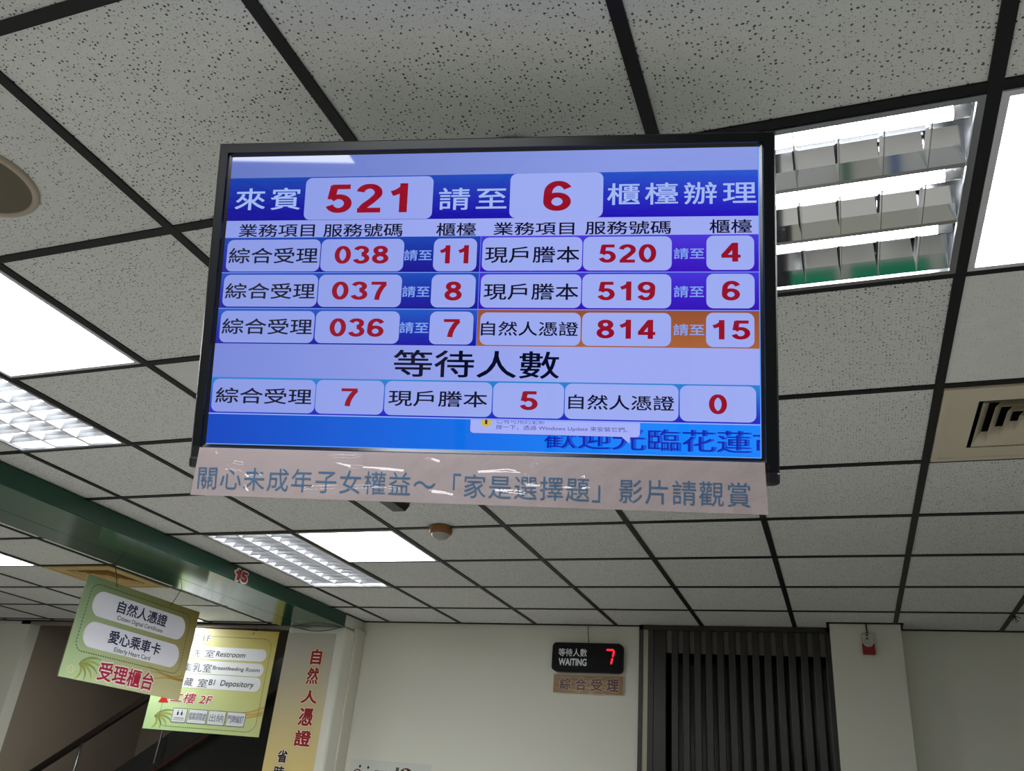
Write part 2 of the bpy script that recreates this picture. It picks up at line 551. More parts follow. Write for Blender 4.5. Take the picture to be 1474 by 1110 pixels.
# ceiling -----------------------------------------------------------
LED_CELLS = {}      # (c, r): label
LED_CELLS[(0, 7)] = 'square LED panel at the right edge, beside the mirrored tube light'
LED_CELLS[(5, 7)] = 'large square LED panel left of the hanging screen'
LED_CELLS[(5, 3)] = 'small-looking LED panel beyond the banner, beside the long louvre light'
LED_CELLS[(10, 3)] = 'LED panel at the left edge beyond the green beam'
LED_CELLS[(10, 0)] = 'LED panel at the stairwell edge, peeking out between the two hanging signs'
LED_CELLS[(-3, 11)] = 'LED panel behind the viewer on the right'  # panels behind the viewer are added, for light and reflections
LED_CELLS[(7, 11)] = 'LED panel behind the viewer on the left'
LED_CELLS[(10, 7)] = 'LED panel left of the green beam, out of the frame'
LED_CELLS[(2, 9)] = 'LED panel straight above the viewer'  # added to brighten the banner under the screen
LED_CELLS[(5, 15)] = 'LED panel far behind the viewer'
LED_CELLS[(-5, 11)] = 'LED panel behind the viewer at the far right'
LED_CELLS[(10, 11)] = 'LED panel behind the viewer left of the green beam'
LOUVRE = {(1, 7), (6, 7), (6, 6), (6, 3), (6, 2)}
VENT = {(0, 5), (9, 2)}
SMOOTH = {(0, 6): 0.25, (4, 6): 0.12, (2, 5): 0.5}
# cell (c, r) spans gx(c)..gx(c-1) in x and gy(r)..gy(r-1) in y
ct = MB()
for c in range(-6, 18):
    for r in range(-1, 17):
        if (c, r) in LOUVRE or (c, r) in VENT or (c, r) in LED_CELLS: continue
        x0, x1, y0, y1 = gx(c), gx(c - 1), gy(r), gy(r - 1)
        lim = YL if x1 < XP1 + 0.2 else YB
        if y0 >= lim: continue
        y1 = min(y1, lim)
        tone = rnd.uniform(0.95, 1.03)
        pit = SMOOTH.get((c, r), rnd.uniform(0.85, 1.0))
        ct.add([(x0, y0, ZC + 0.004), (x1, y0, ZC + 0.004), (x1, y1, ZC + 0.004), (x0, y1, ZC + 0.004)], [(0, 3, 2, 1)], 'tile')
        ct.c[-4:] = [(tone, pit, 0, 1)] * 4
ceil = struct(ct.build('ceiling'), 'suspended ceiling of pitted mineral fibre tiles')
struct(MB().box(XL - 0.1, XRT + 0.1, YF - 0.1, YL + 0.05, 2.95, 3.05, 'dark_void').build('ceiling_slab'))
g = MB()
GW = 0.013
for c in range(-7, 18):
    x = gx(c); lim = YL if x < XP0 else YB
    if c == 6:      # the bar stops where the long louvre lights replace it
        for a, b in ((YF, gy(7)), (gy(5), gy(3)), (gy(1), lim)): g.box(x - GW, x + GW, a, b, ZC - 0.001, ZC + 0.004, 'grid')
    else:
        g.box(x - GW, x + GW, YF, lim, ZC - 0.001, ZC + 0.004, 'grid')
for r in range(-1, 17):
    y = gy(r)
    cuts = {2: [(6,)], 6: [(6,)]}.get(r)
    if y > YB:
        g.box(XL, XP0, y - GW, y + GW, ZC - 0.0005, ZC + 0.004, 'grid')
    elif r in (2, 6):   # interrupted by the long louvre lights
        g.box(XL, gx(6), y - GW, y + GW, ZC - 0.0005, ZC + 0.004, 'grid')
        g.box(gx(5), XRT, y - GW, y + GW, ZC - 0.0005, ZC + 0.004, 'grid')
    else:
        g.box(XL, XRT, y - GW, y + GW, ZC - 0.0005, ZC + 0.004, 'grid')
# wall angles
g.box(XP1, -0.05, YB - 0.018, YB, ZC - 0.003, ZC + 0.004, 'grid')
g.box(0.36, XRT, YB - 0.018, YB, ZC - 0.003, ZC + 0.004, 'grid')
g.box(-0.068, 0.38, 5.812, 5.83, ZC - 0.003, ZC + 0.004, 'grid')
g.box(-0.068, -0.05, 5.812, YB, ZC - 0.003, ZC + 0.004, 'grid')
g.box(0.362, 0.38, 5.812, YB, ZC - 0.003, ZC + 0.004, 'grid')
g.box(XL, XP0, YL - 0.03, YL, ZC - 0.004, ZC + 0.004, 'grid')
g.box(-3.49, -3.475, 5.72, YB, ZC - 0.003, ZC + 0.004, 'grid')
struct(g.build('trim_2'), 'black metal ceiling grid')
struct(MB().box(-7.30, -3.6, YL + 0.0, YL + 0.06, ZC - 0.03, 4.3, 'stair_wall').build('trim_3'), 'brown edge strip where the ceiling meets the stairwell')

# ------------------------------------------------------------------ ceiling lights
def make_led(label):
    t = thing('led_panel_light', label, 'ceiling light', (0, 0, 0), 'square LED panel lights in the ceiling')
    h = 0.287; w = 0.014
    f = MB()
    for a in ((-h, h, -h, -h + w), (-h, h, h - w, h), (-h, -h + w, -h + w, h - w), (h - w, h, -h + w, h - w)):
        f.box(a[0], a[1], a[2], a[3], -0.004, 0.012, 'led_frame')
    f.build('frame', t)
    d = MB()
    d.add([(-h + w, -h + w, 0), (h - w, -h + w, 0), (h - w, h - w, 0), (-h + w, h - w, 0)], [(0, 3, 2, 1)], 'led')
    d.build('diffuser', t, label='white glowing diffuser')
    b = MB(); b.box(-h, h, -h, h, 0.012, 0.02, 'white_metal'); b.build('back_plate', t)
    return t
led0 = None
for (c, r), lab in LED_CELLS.items():
    p = (gx(c) + 0.3, gy(r) + 0.3, ZC)
    if led0 is None:
        led0 = make_led(lab); led0.location = p
    else:
        copy_thing(led0, p, lab)

copy_thing(led0, (-1.14, -0.33, ZC - 0.022), 'LED panel mounted just behind the viewer, mirrored in the screen corner')

def vblade(mb, y, x0, x1, hw, zt, zb, m):
    """V-shaped long mirror blade, open at the top, slightly concave flanks"""
    prof = [(-hw, zt), (-hw * 0.45, zt - (zt - zb) * 0.45), (-0.006, zb), (0.006, zb), (hw * 0.45, zt - (zt - zb) * 0.45), (hw, zt)]
    V = []; F = []
    for x in (x0, x1):
        for a, z in prof: V.append((x, y + a, z))
    n = len(prof)
    for i in range(n - 1): F.append((i, i + 1, n + i + 1, n + i))
    mb.add(V, F, m)

def cross_blade(mb, x, y0, y1, zt, zb, m, wt=0.011):
    """parabolic cross blade: thin at the lower edge, thick at the top, hollow sides"""
    prof = [(-wt, zt), (-wt * 0.36, zt - (zt - zb) * 0.5), (-0.001, zb), (0.001, zb), (wt * 0.36, zt - (zt - zb) * 0.5), (wt, zt)]
    V = []; F = []
    n = len(prof)
    for y in (y0, y1):
        for a, z in prof: V.append((x + a, y, z))
    for i in range(n - 1): F.append((i, n + i, n + i + 1, i + 1))
    F.append(tuple(range(n))); F.append(tuple(reversed(range(n, 2 * n))))
    mb.add(V, F, m)

def make_louvre(label, L, nb, x_tube0, x_tube1, mir='mirror', bld='mirror', wt=0.005, hou='housing_metal'):
    """recessed tube light of length L (local x), 0.6 wide (local y); three tubes and mirror louvres"""
    t = thing('louvre_light', label, 'ceiling light', (0, 0, 0), 'recessed mirror louvre tube lights')
    hx, hy = L / 2 - 0.012, 0.288
    h = MB()
    top = 0.105
    h.add([(-hx, -hy, 0), (hx, -hy, 0), (hx, hy, 0), (-hx, hy, 0), (-hx, -hy, top), (hx, -hy, top), (hx, hy, top), (-hx, hy, top)],
          [(4, 7, 6, 5), (0, 4, 5, 1), (1, 5, 6, 2), (2, 6, 7, 3), (3, 7, 4, 0)], hou)
    h.build('housing', t)
    f = MB(); w = 0.014
    for a in ((-hx, hx, -hy, -hy + w), (-hx, hx, hy - w, hy), (-hx, -hx + w, -hy + w, hy - w), (hx - w, hx, -hy + w, hy - w)):
        f.box(a[0], a[1], a[2], a[3], -0.004, 0.006, 'blade')
    f.build('frame', t)
    ys = (-0.186, 0.0, 0.186)
    for y in ys:
        b = MB(); b.tube([(x_tube0, y, 0.062), (x_tube1, y, 0.062)], 0.0165, 'tube', 16)
        tb = b.build('tube', t, label='glowing fluorescent tube')
        for xa_, xb_ in ((x_tube0 - 0.03, x_tube0), (x_tube1, x_tube1 + 0.03)):
            b = MB(); b.tube([(xa_, y, 0.062), (xb_, y, 0.062)], 0.0165, 'tube_cap', 16)
            b.build('end_cap', tb)
    for y in (-0.093, 0.093):
        b = MB(); vblade(b, y, -hx + w, hx - w, 0.052, 0.062, 0.004, mir); b.build('long_reflector', t)
    for y, s in ((-hy + w, 1), (hy - w, -1)):
        b = MB()
        V = [(-hx + w, y, 0.004), (hx - w, y, 0.004), (hx - w, y + s * 0.022, 0.034), (-hx + w, y + s * 0.022, 0.034), (hx - w, y + s * 0.05, 0.066), (-hx + w, y + s * 0.05, 0.066)]
        b.add(V, [(0, 1, 2, 3), (3, 2, 4, 5)], mir)
        b.build('side_reflector', t)
    for k in range(nb):
        x = -hx + (k + 1) * 2 * hx / (nb + 1)
        b = MB()
        for y0, y1 in ((-0.272, -0.099), (-0.087, 0.087), (0.099, 0.272)):
            cross_blade(b, x, y0, y1, 0.036, 0.003, bld, wt)
        b.build('cross_blade', t)
    return t
l1 = make_louvre('mirrored louvre light with three tubes, right behind the screen edge', 0.6, 6, -0.255, 0.25)
l1.location = (gx(1) + 0.3, gy(7) + 0.3, ZC)
l2 = make_louvre('long louvre light at the left edge below the large LED panel', 1.2, 13, -0.55, 0.55, 'satin_white', 'blade', 0.011, 'white_metal')
l2.matrix_world = Matrix.Translation((gx(6) + 0.3, gy(6), ZC)) @ Matrix.Rotation(math.pi / 2, 4, 'Z')
l2.location = (gx(6) + 0.3, gy(6), ZC)
# cells r=6 and r=7 -> y from gy(7) to gy(5)
l3 = copy_thing(l2, (gx(6) + 0.3, gy(2), ZC), 'long louvre light in the distance between green beam and small LED panel')

# ------------------------------------------------------------------ air vents
def make_vent(label, m):
    t = thing('air_vent', label, 'vent', (0, 0, 0))
    h, o = 0.286, 0.184
    p = MB()
    for a in ((-h, h, -h, -o), (-h, h, o, h), (-h, -o, -o, o), (o, h, -o, o)):
        p.box(a[0], a[1], a[2], a[3], -0.002, 0.006, m)
    b = 0.022
    for a in ((-h, h, -h, -h + b), (-h, h, h - b, h), (-h, -h + b, -h + b, h - b), (h - b, h, -h + b, h - b)):
        p.box(a[0], a[1], a[2], a[3], -0.007, -0.002, m)
    p.build('panel', t)
    d = MB()
    d.add([(-o, -o, 0.0), (o, -o, 0.0), (o, o, 0.0), (-o, o, 0.0), (-o, -o, 0.12), (o, -o, 0.12), (o, o, 0.12), (-o, o, 0.12)],
          [(4, 7, 6, 5), (0, 4, 5, 1), (1, 5, 6, 2), (2, 6, 7, 3), (3, 7, 4, 0)], 'dark_void')
    d.build('duct', t, label='dark duct opening')
    for k in range(4):
        a = 0.172 - 0.037 * k
        e = a - 0.03
        r = MB(); th = 0.003
        for s in range(4):
            cs, sn = [(1, 0), (0, 1), (-1, 0), (0, -1)][s]
            def R(x, y): return (x * cs - y * sn, x * sn + y * cs)
            pts = [(a, -a, -0.003), (a, a, -0.003), (e, e, 0.036), (e, -e, 0.036), (a - th, -a + th, 0.002), (a - th, a - th, 0.002), (e - th, e - th, 0.036), (e - th, -e + th, 0.036)]
            V = [R(x, y) + (z,) for x, y, z in pts]
            r.add(V, [(0, 1, 2, 3), (4, 7, 6, 5), (0, 4, 5, 1), (3, 2, 6, 7)], m)
        r.build('vane', t)
    c = MB(); c.box(-0.024, 0.024, -0.024, 0.024, -0.002, 0.02, m); c.build('centre_plate', t)
    return t
v1 = make_vent('yellowed square air diffuser at the right edge of the ceiling', 'beige')
v1.location = (gx(0) + 0.3, gy(5) + 0.3, ZC)
v2 = make_vent('amber coloured air diffuser above the first hanging sign, left of the green beam', 'beige_old')
v2.location = (gx(9) + 0.3, gy(2) + 0.3, ZC)

# ------------------------------------------------------------------ speaker, sensor, camera
t = thing('ceiling_speaker', 'round beige ceiling speaker at the left edge', 'speaker', (-1.803, 1.018, ZC + 0.004))
b = MB(); b.lathe([(0.141, 0.0), (0.141, -0.006), (0.137, -0.011), (0.128, -0.011), (0.124, -0.006), (0.124, 0.0)], 'speaker_rim', 64); b.build('rim', t)
b = MB(); b.lathe([(0.125, -0.007), (0.09, -0.0085), (0.04, -0.0095), (0.0005, -0.0098)], 'speaker_grille', 64); b.build('grille', t, label='dark olive mesh grille')

t = thing('ceiling_sensor', 'small brown taped sensor with frosted dome on the ceiling grid', 'sensor', (-1.795, 3.69, ZC - 0.001))
b = MB(); b.lathe([(0.056, 0.0), (0.058, -0.012), (0.056, -0.03), (0.048, -0.036), (0.04, -0.036)], 'brown_tape', 32)
b.bevbox(-0.068, -0.05, -0.02, 0.02, -0.012, 0.0, 'brown_tape', 0.003, 1)
b.build('base', t, label='brown taped base')
b = MB(); b.lathe([(0.046, -0.034), (0.043, -0.045), (0.032, -0.055), (0.016, -0.061), (0.0005, -0.063)], 'frost', 32); b.build('dome', t, label='frosted dome')

t = thing('security_camera', 'black security camera hanging below the ceiling behind the banner', 'camera', (-1.64, 2.86, ZC - 0.001))
b = MB(); b.lathe([(0.0005, 0.0), (0.04, 0.0), (0.04, -0.012), (0.014, -0.018), (0.014, -0.05), (0.0005, -0.05)], 'black_metal', 24); b.build('mount', t)
b = MB()
prof = [(-0.052, -0.07), (-0.05, -0.15), (0.005, -0.15), (0.022, -0.128), (0.022, -0.115), (0.062, -0.11), (0.062, -0.07), (0.03, -0.05), (-0.03, -0.05)]
V = []; F = []
n = len(prof)
for y in (-0.13, 0.145):
    for x, z in prof: V.append((x, y, z))
for i in range(n): F.append((i, (i + 1) % n, n + (i + 1) % n, n + i))
F.append(tuple(reversed(range(n)))); F.append(tuple(range(n, 2 * n)))
b.add(V, F, 'black_plastic'); b.build('body', t)
b = MB(); b.tube([(-0.01, 0.14, -0.1), (-0.01, 0.152, -0.1)], 0.024, 'black_glass', 20); b.build('lens', t)

# ------------------------------------------------------------------ the hanging screen
TVM = frame((-0.52828, 1.12067, 2.26847), (0.973204, 0.229765, 0.009078), (0.059955, -0.291666, 0.954639))
tv = thing('television', 'wide black flat screen showing queue numbers, hung from the ceiling', 'screen', TVM)
U0, U1, V0, V1 = -0.4878, 0.4908, -0.2985, 0.2852
su, sv = 0.465, 0.26156
# bezel: bevelled ring
bz = MB()
def ring(mb, o, i, m):
    """o, i: lists of four (u, v, w) outer / inner corners"""
    mb.add(o + i, [(0, 1, 5, 4), (1, 2, 6, 5), (2, 3, 7, 6), (3, 0, 4, 7)], m)
def rc(u0, v0, u1, v1, w): return [(u0, v0, w), (u1, v0, w), (u1, v1, w), (u0, v1, w)]
ring(bz, rc(U0, V0, U1, V1, -0.040), rc(U0, V0, U1, V1, 0.006), 'bezel')
ring(bz, rc(U0, V0, U1, V1, 0.006), rc(U0 + 0.003, V0 + 0.003, U1 - 0.003, V1 - 0.003, 0.009), 'bezel')
ring(bz, rc(U0 + 0.003, V0 + 0.003, U1 - 0.003, V1 - 0.003, 0.009), rc(-su - 0.0055, -sv - 0.007, su + 0.0055, sv + 0.005, 0.009), 'bezel')
ring(bz, rc(-su - 0.0055, -sv - 0.007, su + 0.0055, sv + 0.005, 0.009), rc(-su - 0.004, -sv - 0.004, su + 0.004, sv + 0.004, 0.004), 'trim_black')
ring(bz, rc(-su - 0.004, -sv - 0.004, su + 0.004, sv + 0.004, 0.004), rc(-su + 0.0005, -sv + 0.0005, su - 0.0005, sv - 0.0005, 0.001), 'trim_black')
bz.build('bezel', tv, TVM)
ch = MB()
ch.bevbox(U0 - 0.0005, U1 + 0.0005, V0 - 0.004, V0 + 0.016, -0.03, 0.0115, 'black_plastic', 0.005, 3)
ch.build('bottom_rail', tv, TVM)
bk = MB()
bk.bevbox(U0 + 0.004, U1 - 0.004, V0 + 0.004, V1 - 0.004, -0.055, -0.002, 'black_plastic', 0.008, 2)
bk.bevbox(-0.33, 0.33, -0.22, 0.17, -0.085, -0.05, 'black_plastic', 0.012, 2)
bk.build('back_housing', tv, TVM)

# picture on the screen
S = MB()
SM = 'screen'
def grad(c0, c1, v0, v1):
    """vertical gradient printed in the picture (c0 at v0, c1 at v1)"""
    def f(p):
        t = max(0, min(1, (p[1] - v0) / (v1 - v0)))
        return tuple(c0[i] + (c1[i] - c0[i]) * t for i in range(3))
    return f
def grad2(lo0, hi0, lo1, hi1, v0, v1):
    """two-way gradient: lo/hi at the left edge, lo/hi at the right"""
    def f(p):
        t = max(0, min(1, (p[1] - v0) / (v1 - v0))); a = max(0, min(1, p[0] / su * 0.5 + 0.5))
        return tuple((lo0[i] + (hi0[i] - lo0[i]) * t) * (1 - a) + (lo1[i] + (hi1[i] - lo1[i]) * t) * a for i in range(3))
    return f
def gradu(c0, c1, u0, u1):  # sideways dimming puts the panel's viewing-angle falloff into the colour
    def f(p):
        t = max(0, min(1, (p[0] - u0) / (u1 - u0)))
        return tuple(c0[i] + (c1[i] - c0[i]) * t for i in range(3))
    return f
Z0 = 0.0008
WH = (160, 172, 240)
S.rect(-su, 0.2205, su, sv, Z0, SM, gradu((102, 120, 194), (136, 152, 226), -su, 0.2), 4)
S.rect(-su, 0.140, su, 0.2205, Z0, SM, grad2((18, 8, 146), (24, 66, 170), (36, 16, 188), (42, 86, 204), 0.140, 0.2205), 6, 6)  # left end dimmer: viewing-angle falloff is part of these colours
S.rect(-su, 0.1083, su, 0.140, Z0, SM, gradu((138, 154, 230), (158, 170, 240), -su, 0), 4)
bandsL = (((20, 14, 140), (24, 68, 176)), ((20, 14, 148), (26, 76, 184)), ((22, 18, 158), (30, 88, 192)))
bandsR = (((52, 12, 182), (74, 54, 216)), ((48, 10, 180), (70, 50, 214)), ((166, 98, 54), (146, 78, 48)))
edges = (0.1083, 0.0437, -0.0212, -0.0843)
for i in range(3):
    v1, v0 = edges[i], edges[i + 1]
    S.rect(-su, v0, 0.0, v1, Z0, SM, grad(bandsL[i][0], bandsL[i][1], v0, v1), 1, 4)
    S.rect(0.0, v0, su, v1, Z0, SM, grad(bandsR[i][0], bandsR[i][1], v0, v1), 1, 4)
S.rect(-su, -0.144, su, -0.0843, Z0, SM, gradu((118, 134, 214), (156, 168, 240), -su, 0.1), 6)
S.rect(-su, -0.2075, su, -0.144, Z0, SM, grad((30, 30, 190), (42, 130, 206), -0.2075, -0.15), 1, 5)
S.rect(-su, -sv, su, -0.2075, Z0, SM, gradu((8, 68, 188), (22, 132, 252), -su, 0.25), 6)
for v in (0.0437, -0.0212): S.rect(-su, v - 0.0007, su, v + 0.0007, Z0 + 0.0002, SM, (120, 150, 240))
S.rect(-su, -0.2088, su, -0.2068, Z0 + 0.0002, SM, (140, 168, 246))
S.rect(-0.001, -0.0843, 0.0005, 0.1083, Z0 + 0.0002, SM, (96, 110, 236))
S.rect(-su, -sv, su, -sv + 0.0018, Z0 + 0.0002, SM, (110, 170, 252))
S.rect(su - 0.0022, -sv, su, sv, Z0 + 0.0002, SM, (92, 150, 246))
B = [(-.3220, .1404, -.0879, .2186), (.0463, .1398, .2077, .2203),
     (-.4590, .0459, -.2845, .1043), (-.2845, .0459, -.1338, .1043), (-.0828, .0459, -.0055, .1043),
     (.0024, .0466, .1747, .1055), (.1747, .0466, .3232, .1055), (.3780, .0473, .4564, .1060),
     (-.4595, -.0180, -.2845, .0398), (-.2845, -.0180, -.1340, .0398), (-.0834, -.0181, -.0050, .0399),
     (.0024, -.0182, .1745, .0400), (.1745, -.0182, .3229, .0402), (.3780, -.0177, .4566, .0407),
     (-.4590, -.0824, -.2855, -.0256), (-.2850, -.0822, -.1340, -.0254), (-.0828, -.0824, -.0060, -.0253),
     (.0042, -.0824, .1752, -.0264), (.1758, -.0822, .3230, -.0260), (.3776, -.0823, .4558, -.0252),
     (-.4618, -.2047, -.2745, -.1472), (-.2750, -.2045, -.1540, -.1465), (-.1538, -.2045, .0311, -.1465),
     (.0312, -.2047, .1508, -.1465), (.1506, -.2047, .3357, -.1462), (.3362, -.2045, .4576, -.1463)]
for u0, v0, u1, v1 in B:
    S.rrect(u0 + 0.0008, v0, u1 - 0.0008, v1, 0.0115, Z0 + 0.0004, SM, gradu((136, 152, 226), (156, 170, 240), -su, 0.1))
INK, RED, WT, SW = (6, 8, 40), (146, 8, 38), (160, 182, 240), (128, 160, 236)
T = [('來賓', -.4517, .1597, -.3291, .2010, WT), ('521', -.2815, .1525, -.1338, .2060, RED), ('請至', -.0776, .1558, .0417, .1961, WT), ('6', .1050, .1521, .1527, .2057, RED),
     ('櫃檯辦理', .2138, .1610, .4599, .2000, WT),
     ('業務項目', -.4395, .1091, -.2984, .1334, INK), ('服務號碼', -.2823, .1085, -.1393, .1325, INK), ('櫃檯', -.0794, .1085, -.0095, .1325, INK),
     ('業務項目', .0209, .1094, .1595, .1325, INK), ('服務號碼', .1781, .1095, .3207, .1328, INK), ('櫃檯', .3835, .1100, .4522, .1340, INK),
     ('綜合受理', -.4541, .0607, -.2893, .0892, INK), ('038', -.2586, .0595, -.1614, .0919, RED), ('請至', -.1339, .0649, -.0847, .0842, SW), ('11', -.0710, .0595, -.0203, .0920, RED),
     ('現戶謄本', .0082, .0601, .1695, .0890, INK), ('520', .2019, .0600, .2970, .0920, RED), ('請至', .3257, .0660, .3755, .0850, SW), ('4', .4022, .0612, .4338, .0936, RED),
     ('綜合受理', -.4544, -.0040, -.2897, .0245, INK), ('037', -.2589, -.0056, -.1606, .0274, RED), ('請至', -.1333, -.0002, -.0852, .0194, SW), ('8', -.0590, -.0060, -.0290, .0274, RED),
     ('現戶謄本', .0087, -.0046, .1692, .0240, INK), ('519', .2013, -.0050, .2961, .0274, RED), ('請至', .3261, .0005, .3749, .0201, SW), ('6', .4036, -.0045, .4327, .0286, RED),
     ('綜合受理', -.4545, -.0676, -.2897, -.0395, INK), ('036', -.2582, -.0705, -.1618, -.0382, RED), ('請至', -.1343, -.0635, -.0838, -.0441, SW), ('7', -.0576, -.0701, -.0287, -.0385, RED),
     ('自然人憑證', .0068, -.0665, .1704, -.0418, INK), ('814', .2008, -.0699, .2968, -.0378, RED), ('請至', .3258, -.0635, .3757, -.0445, SW), ('15', .3883, -.0697, .4484, -.0375, RED),
     ('等待人數', -.1413, -.1390, .1408, -.0924, INK),
     ('綜合受理', -.4544, -.1897, -.2811, -.1625, INK), ('7', -.2291, -.1912, -.1992, -.1605, RED), ('現戶謄本', -.1461, -.1890, .0227, -.1620, INK), ('5', .0773, -.1916, .1069, -.1600, RED),
     ('自然人憑證', .1573, -.1885, .3283, -.1640, INK), ('0', .3829, -.1921, .4113, -.1600, RED)]
for s, u0, v0, u1, v1, c in T:
    S.text(s, (u0, v0, u1, v1), Z0 + 0.0008, SM, c, bold=0.0 if c is RED else (0.012 if c in (WT, INK) else 0.016), space=1.22 if c is WT else 1.0)
# ticker line with its scrolling ghost, cut off by the picture edge
for du, c in ((0.0042, (14, 80, 214)), (0.0, (14, 34, 168))):
    S.text('歡迎光臨花蓮市', (.1190 + du, -.2535, .5010 + du, -.2180), Z0 + 0.0007 + (0.0002 if du == 0 else 0), SM, c, bold=0.0, clip_u=su - 0.0025)
# balloon message, its upper part covered by the row above
POP = (164, 174, 246)
pts = [(-.0040, -.2092), (-.0040, -.2270), (-.0025, -.2300), (0.001, -.2316), (.2450, -.2322), (.2575, -.2432), (.2585, -.2326), (.2690, -.2324), (.2725, -.2305), (.2740, -.2270), (.2740, -.2092)]
S.poly([(u - 0.0009, v - 0.0006) for u, v in pts], Z0 + 0.0011, SM, (20, 60, 190))
S.poly(pts, Z0 + 0.0013, SM, POP)
ic = [(0.0225 + 0.0085 * math.cos(a), -0.2125 + 0.0085 * math.sin(a)) for a in [math.pi + math.pi * k / 16 for k in range(17)]]
ic = [(ic[0][0], -0.2092)] + ic + [(ic[-1][0], -0.2092)]
S.poly(ic, Z0 + 0.0015, SM, (196, 184, 70))
S.rect(0.0205, -0.2165, 0.0245, -0.2092, Z0 + 0.0017, SM, (96, 20, 50))
S.text('已有可用的更新', (.0400, -.2150, .1200, -.2040), Z0 + 0.0015, SM, (70, 84, 176), clip_v=-0.2094)
S.text('按一下，透過 Windows Update 來安裝它們。', (.0391, -.2258, .2540, -.2168), Z0 + 0.0015, SM, (56, 66, 150))
S.build('display', tv, TVM, label='glowing blue and white queue number display')

# ceiling mount of the screen
mt = thing('screen_mount', 'black pole mount between ceiling and back of the screen', 'mount', (-0.555, 1.275, ZC))
b = MB(); b.lathe([(0.0005, 0.0), (0.07, 0.0), (0.07, -0.008), (0.026, -0.014), (0.026, -0.03)], 'black_metal', 32); b.build('ceiling_plate', mt)
b = MB(); b.tube([(0, 0, -0.01), (0, 0, -0.46)], 0.019, 'black_metal', 16); b.build('pole', mt)
b = MB()
b.bevbox(-0.12, 0.12, -0.075, 0.075, -0.097, -0.088, 'black_metal', 0.002, 1)
b.bevbox(-0.03, 0.03, -0.10, 0.06, -0.160, -0.095, 'black_metal', 0.004, 1)
b.build('bracket', mt, TVM)

# ------------------------------------------------------------------ taped banner below the screen
BM = TVM @ Matrix.Translation((0, 0, 0.0130))
bn = thing('paper_banner', 'long pink paper banner with blue writing taped under the screen', 'banner', BM)
def bowed(u, v): return 0.0012 * math.sin(u * 9.0 + 0.6) + 0.0015 * math.sin(u * 17.0) * max(0, min(1, (-0.268 - v) / 0.08))
p = MB()
NU, NV = 60, 6
V = []; F = []
for j in range(NV + 1):
    for i in range(NU + 1):
        a = i / NU; q = j / NV
        ul = -0.4685 + (-0.4778 + 0.4685) * q; ur = 0.4676 + (0.472 - 0.4676) * q
        u = ul + (ur - ul) * a; v = -0.2683 - 0.0807 * q
        V.append((u, v, bowed(u, v)))
for j in range(NV):
    for i in range(NU):
        a = j * (NU + 1) + i
        F.append((a, a + NU + 1, a + NU + 2, a + 1))
p.add(V, F, 'paper_print', (178, 164, 167))
V, F = glyphs('關心未成年子女權益～「家是選擇題」影片請觀賞', 0.0, 1.08, False, 0)
x0 = min(q[0] for q in V); x1 = max(q[0] for q in V); y0 = min(q[1] for q in V); y1 = max(q[1] for q in V)
P = []
for q in V:
    u = -0.4665 + (q[0] - x0) / (x1 - x0) * 0.9115
    v = -0.3385 + (q[1] - y0) / (y1 - y0) * 0.0385
    P.append((u, v, bowed(u, v) + 0.0006))
p.add(P, F, 'paper_print', (74, 112, 150))
p.build('paper', bn, BM)
f = MB()
NU, NV = 620, 56
V = []; F = []
hr = random.Random(3)
bl = [(hr.uniform(-.46, .46), hr.uniform(-.345, -.272), hr.uniform(.012, .035), hr.uniform(.006, .016), hr.uniform(-.0022, .0022)) for _ in range(26)]
RIDGES = [[(-0.4256, -0.3086), (-0.4166, -0.299), (-0.4033, -0.2951), (-0.3894, -0.2982)], [(-0.4256, -0.3086), (-0.4085, -0.3058), (-0.3921, -0.3088), (-0.3751, -0.32), (-0.3558, -0.3171)], [(-0.1775, -0.2657), (-0.1814, -0.2774), (-0.1967, -0.2812), (-0.2242, -0.2808), (-0.2336, -0.2834), (-0.2271, -0.2902), (-0.1991, -0.2974), (-0.1575, -0.2985), (-0.1103, -0.3017)], [(-0.0733, -0.2949), (-0.0716, -0.2835), (-0.0624, -0.281), (-0.0506, -0.2852)], [(0.0997, -0.2641), (0.1123, -0.2716), (0.1149, -0.2805), (0.1028, -0.2887)], [(0.017, -0.3002), (0.0624, -0.2966), (0.0942, -0.3012)], [(0.0455, -0.3284), (0.0806, -0.3306), (0.0953, -0.3323)], [(0.188, -0.3028), (0.197, -0.3103), (0.2102, -0.3088), (0.1994, -0.3179), (0.184, -0.3217), (0.1418, -0.3197), (0.0948, -0.319)], [(-0.2742, -0.3353), (-0.1791, -0.33), (-0.1144, -0.3302)], [(-0.3949, -0.3461), (-0.381, -0.3364), (-0.3729, -0.3442)], [(-0.0596, -0.334), (-0.0387, -0.3356), (-0.0248, -0.3385)]]
SEGS = [(a, b, k) for k, c in enumerate(RIDGES) for a, b in zip(c[:-1], c[1:])]
def crumple(u, v):
    h = 0.0028 + 0.0006 * math.sin(u * 41 + v * 60) + 0.0004 * math.sin(u * 97 - v * 130)
    for cu, cv, wu, wv, k in bl:
        h += abs(k) * math.exp(-((u - cu) / wu) ** 2 - ((v - cv) / wv) ** 2)
    best = 9.0
    for (ax, ay), (bx, by), k in SEGS:               # sharp creases of the film
        if u < min(ax, bx) - 0.015 or u > max(ax, bx) + 0.015: continue
        t = max(0.0, min(1.0, ((u - ax) * (bx - ax) + (v - ay) * (by - ay)) / ((bx - ax) ** 2 + (by - ay) ** 2)))
        best = min(best, math.hypot(u - ax - t * (bx - ax), v - ay - t * (by - ay)))
    if best < 0.015: h += 0.0042 * math.exp(-(best / 0.0052) ** 2)
    return h
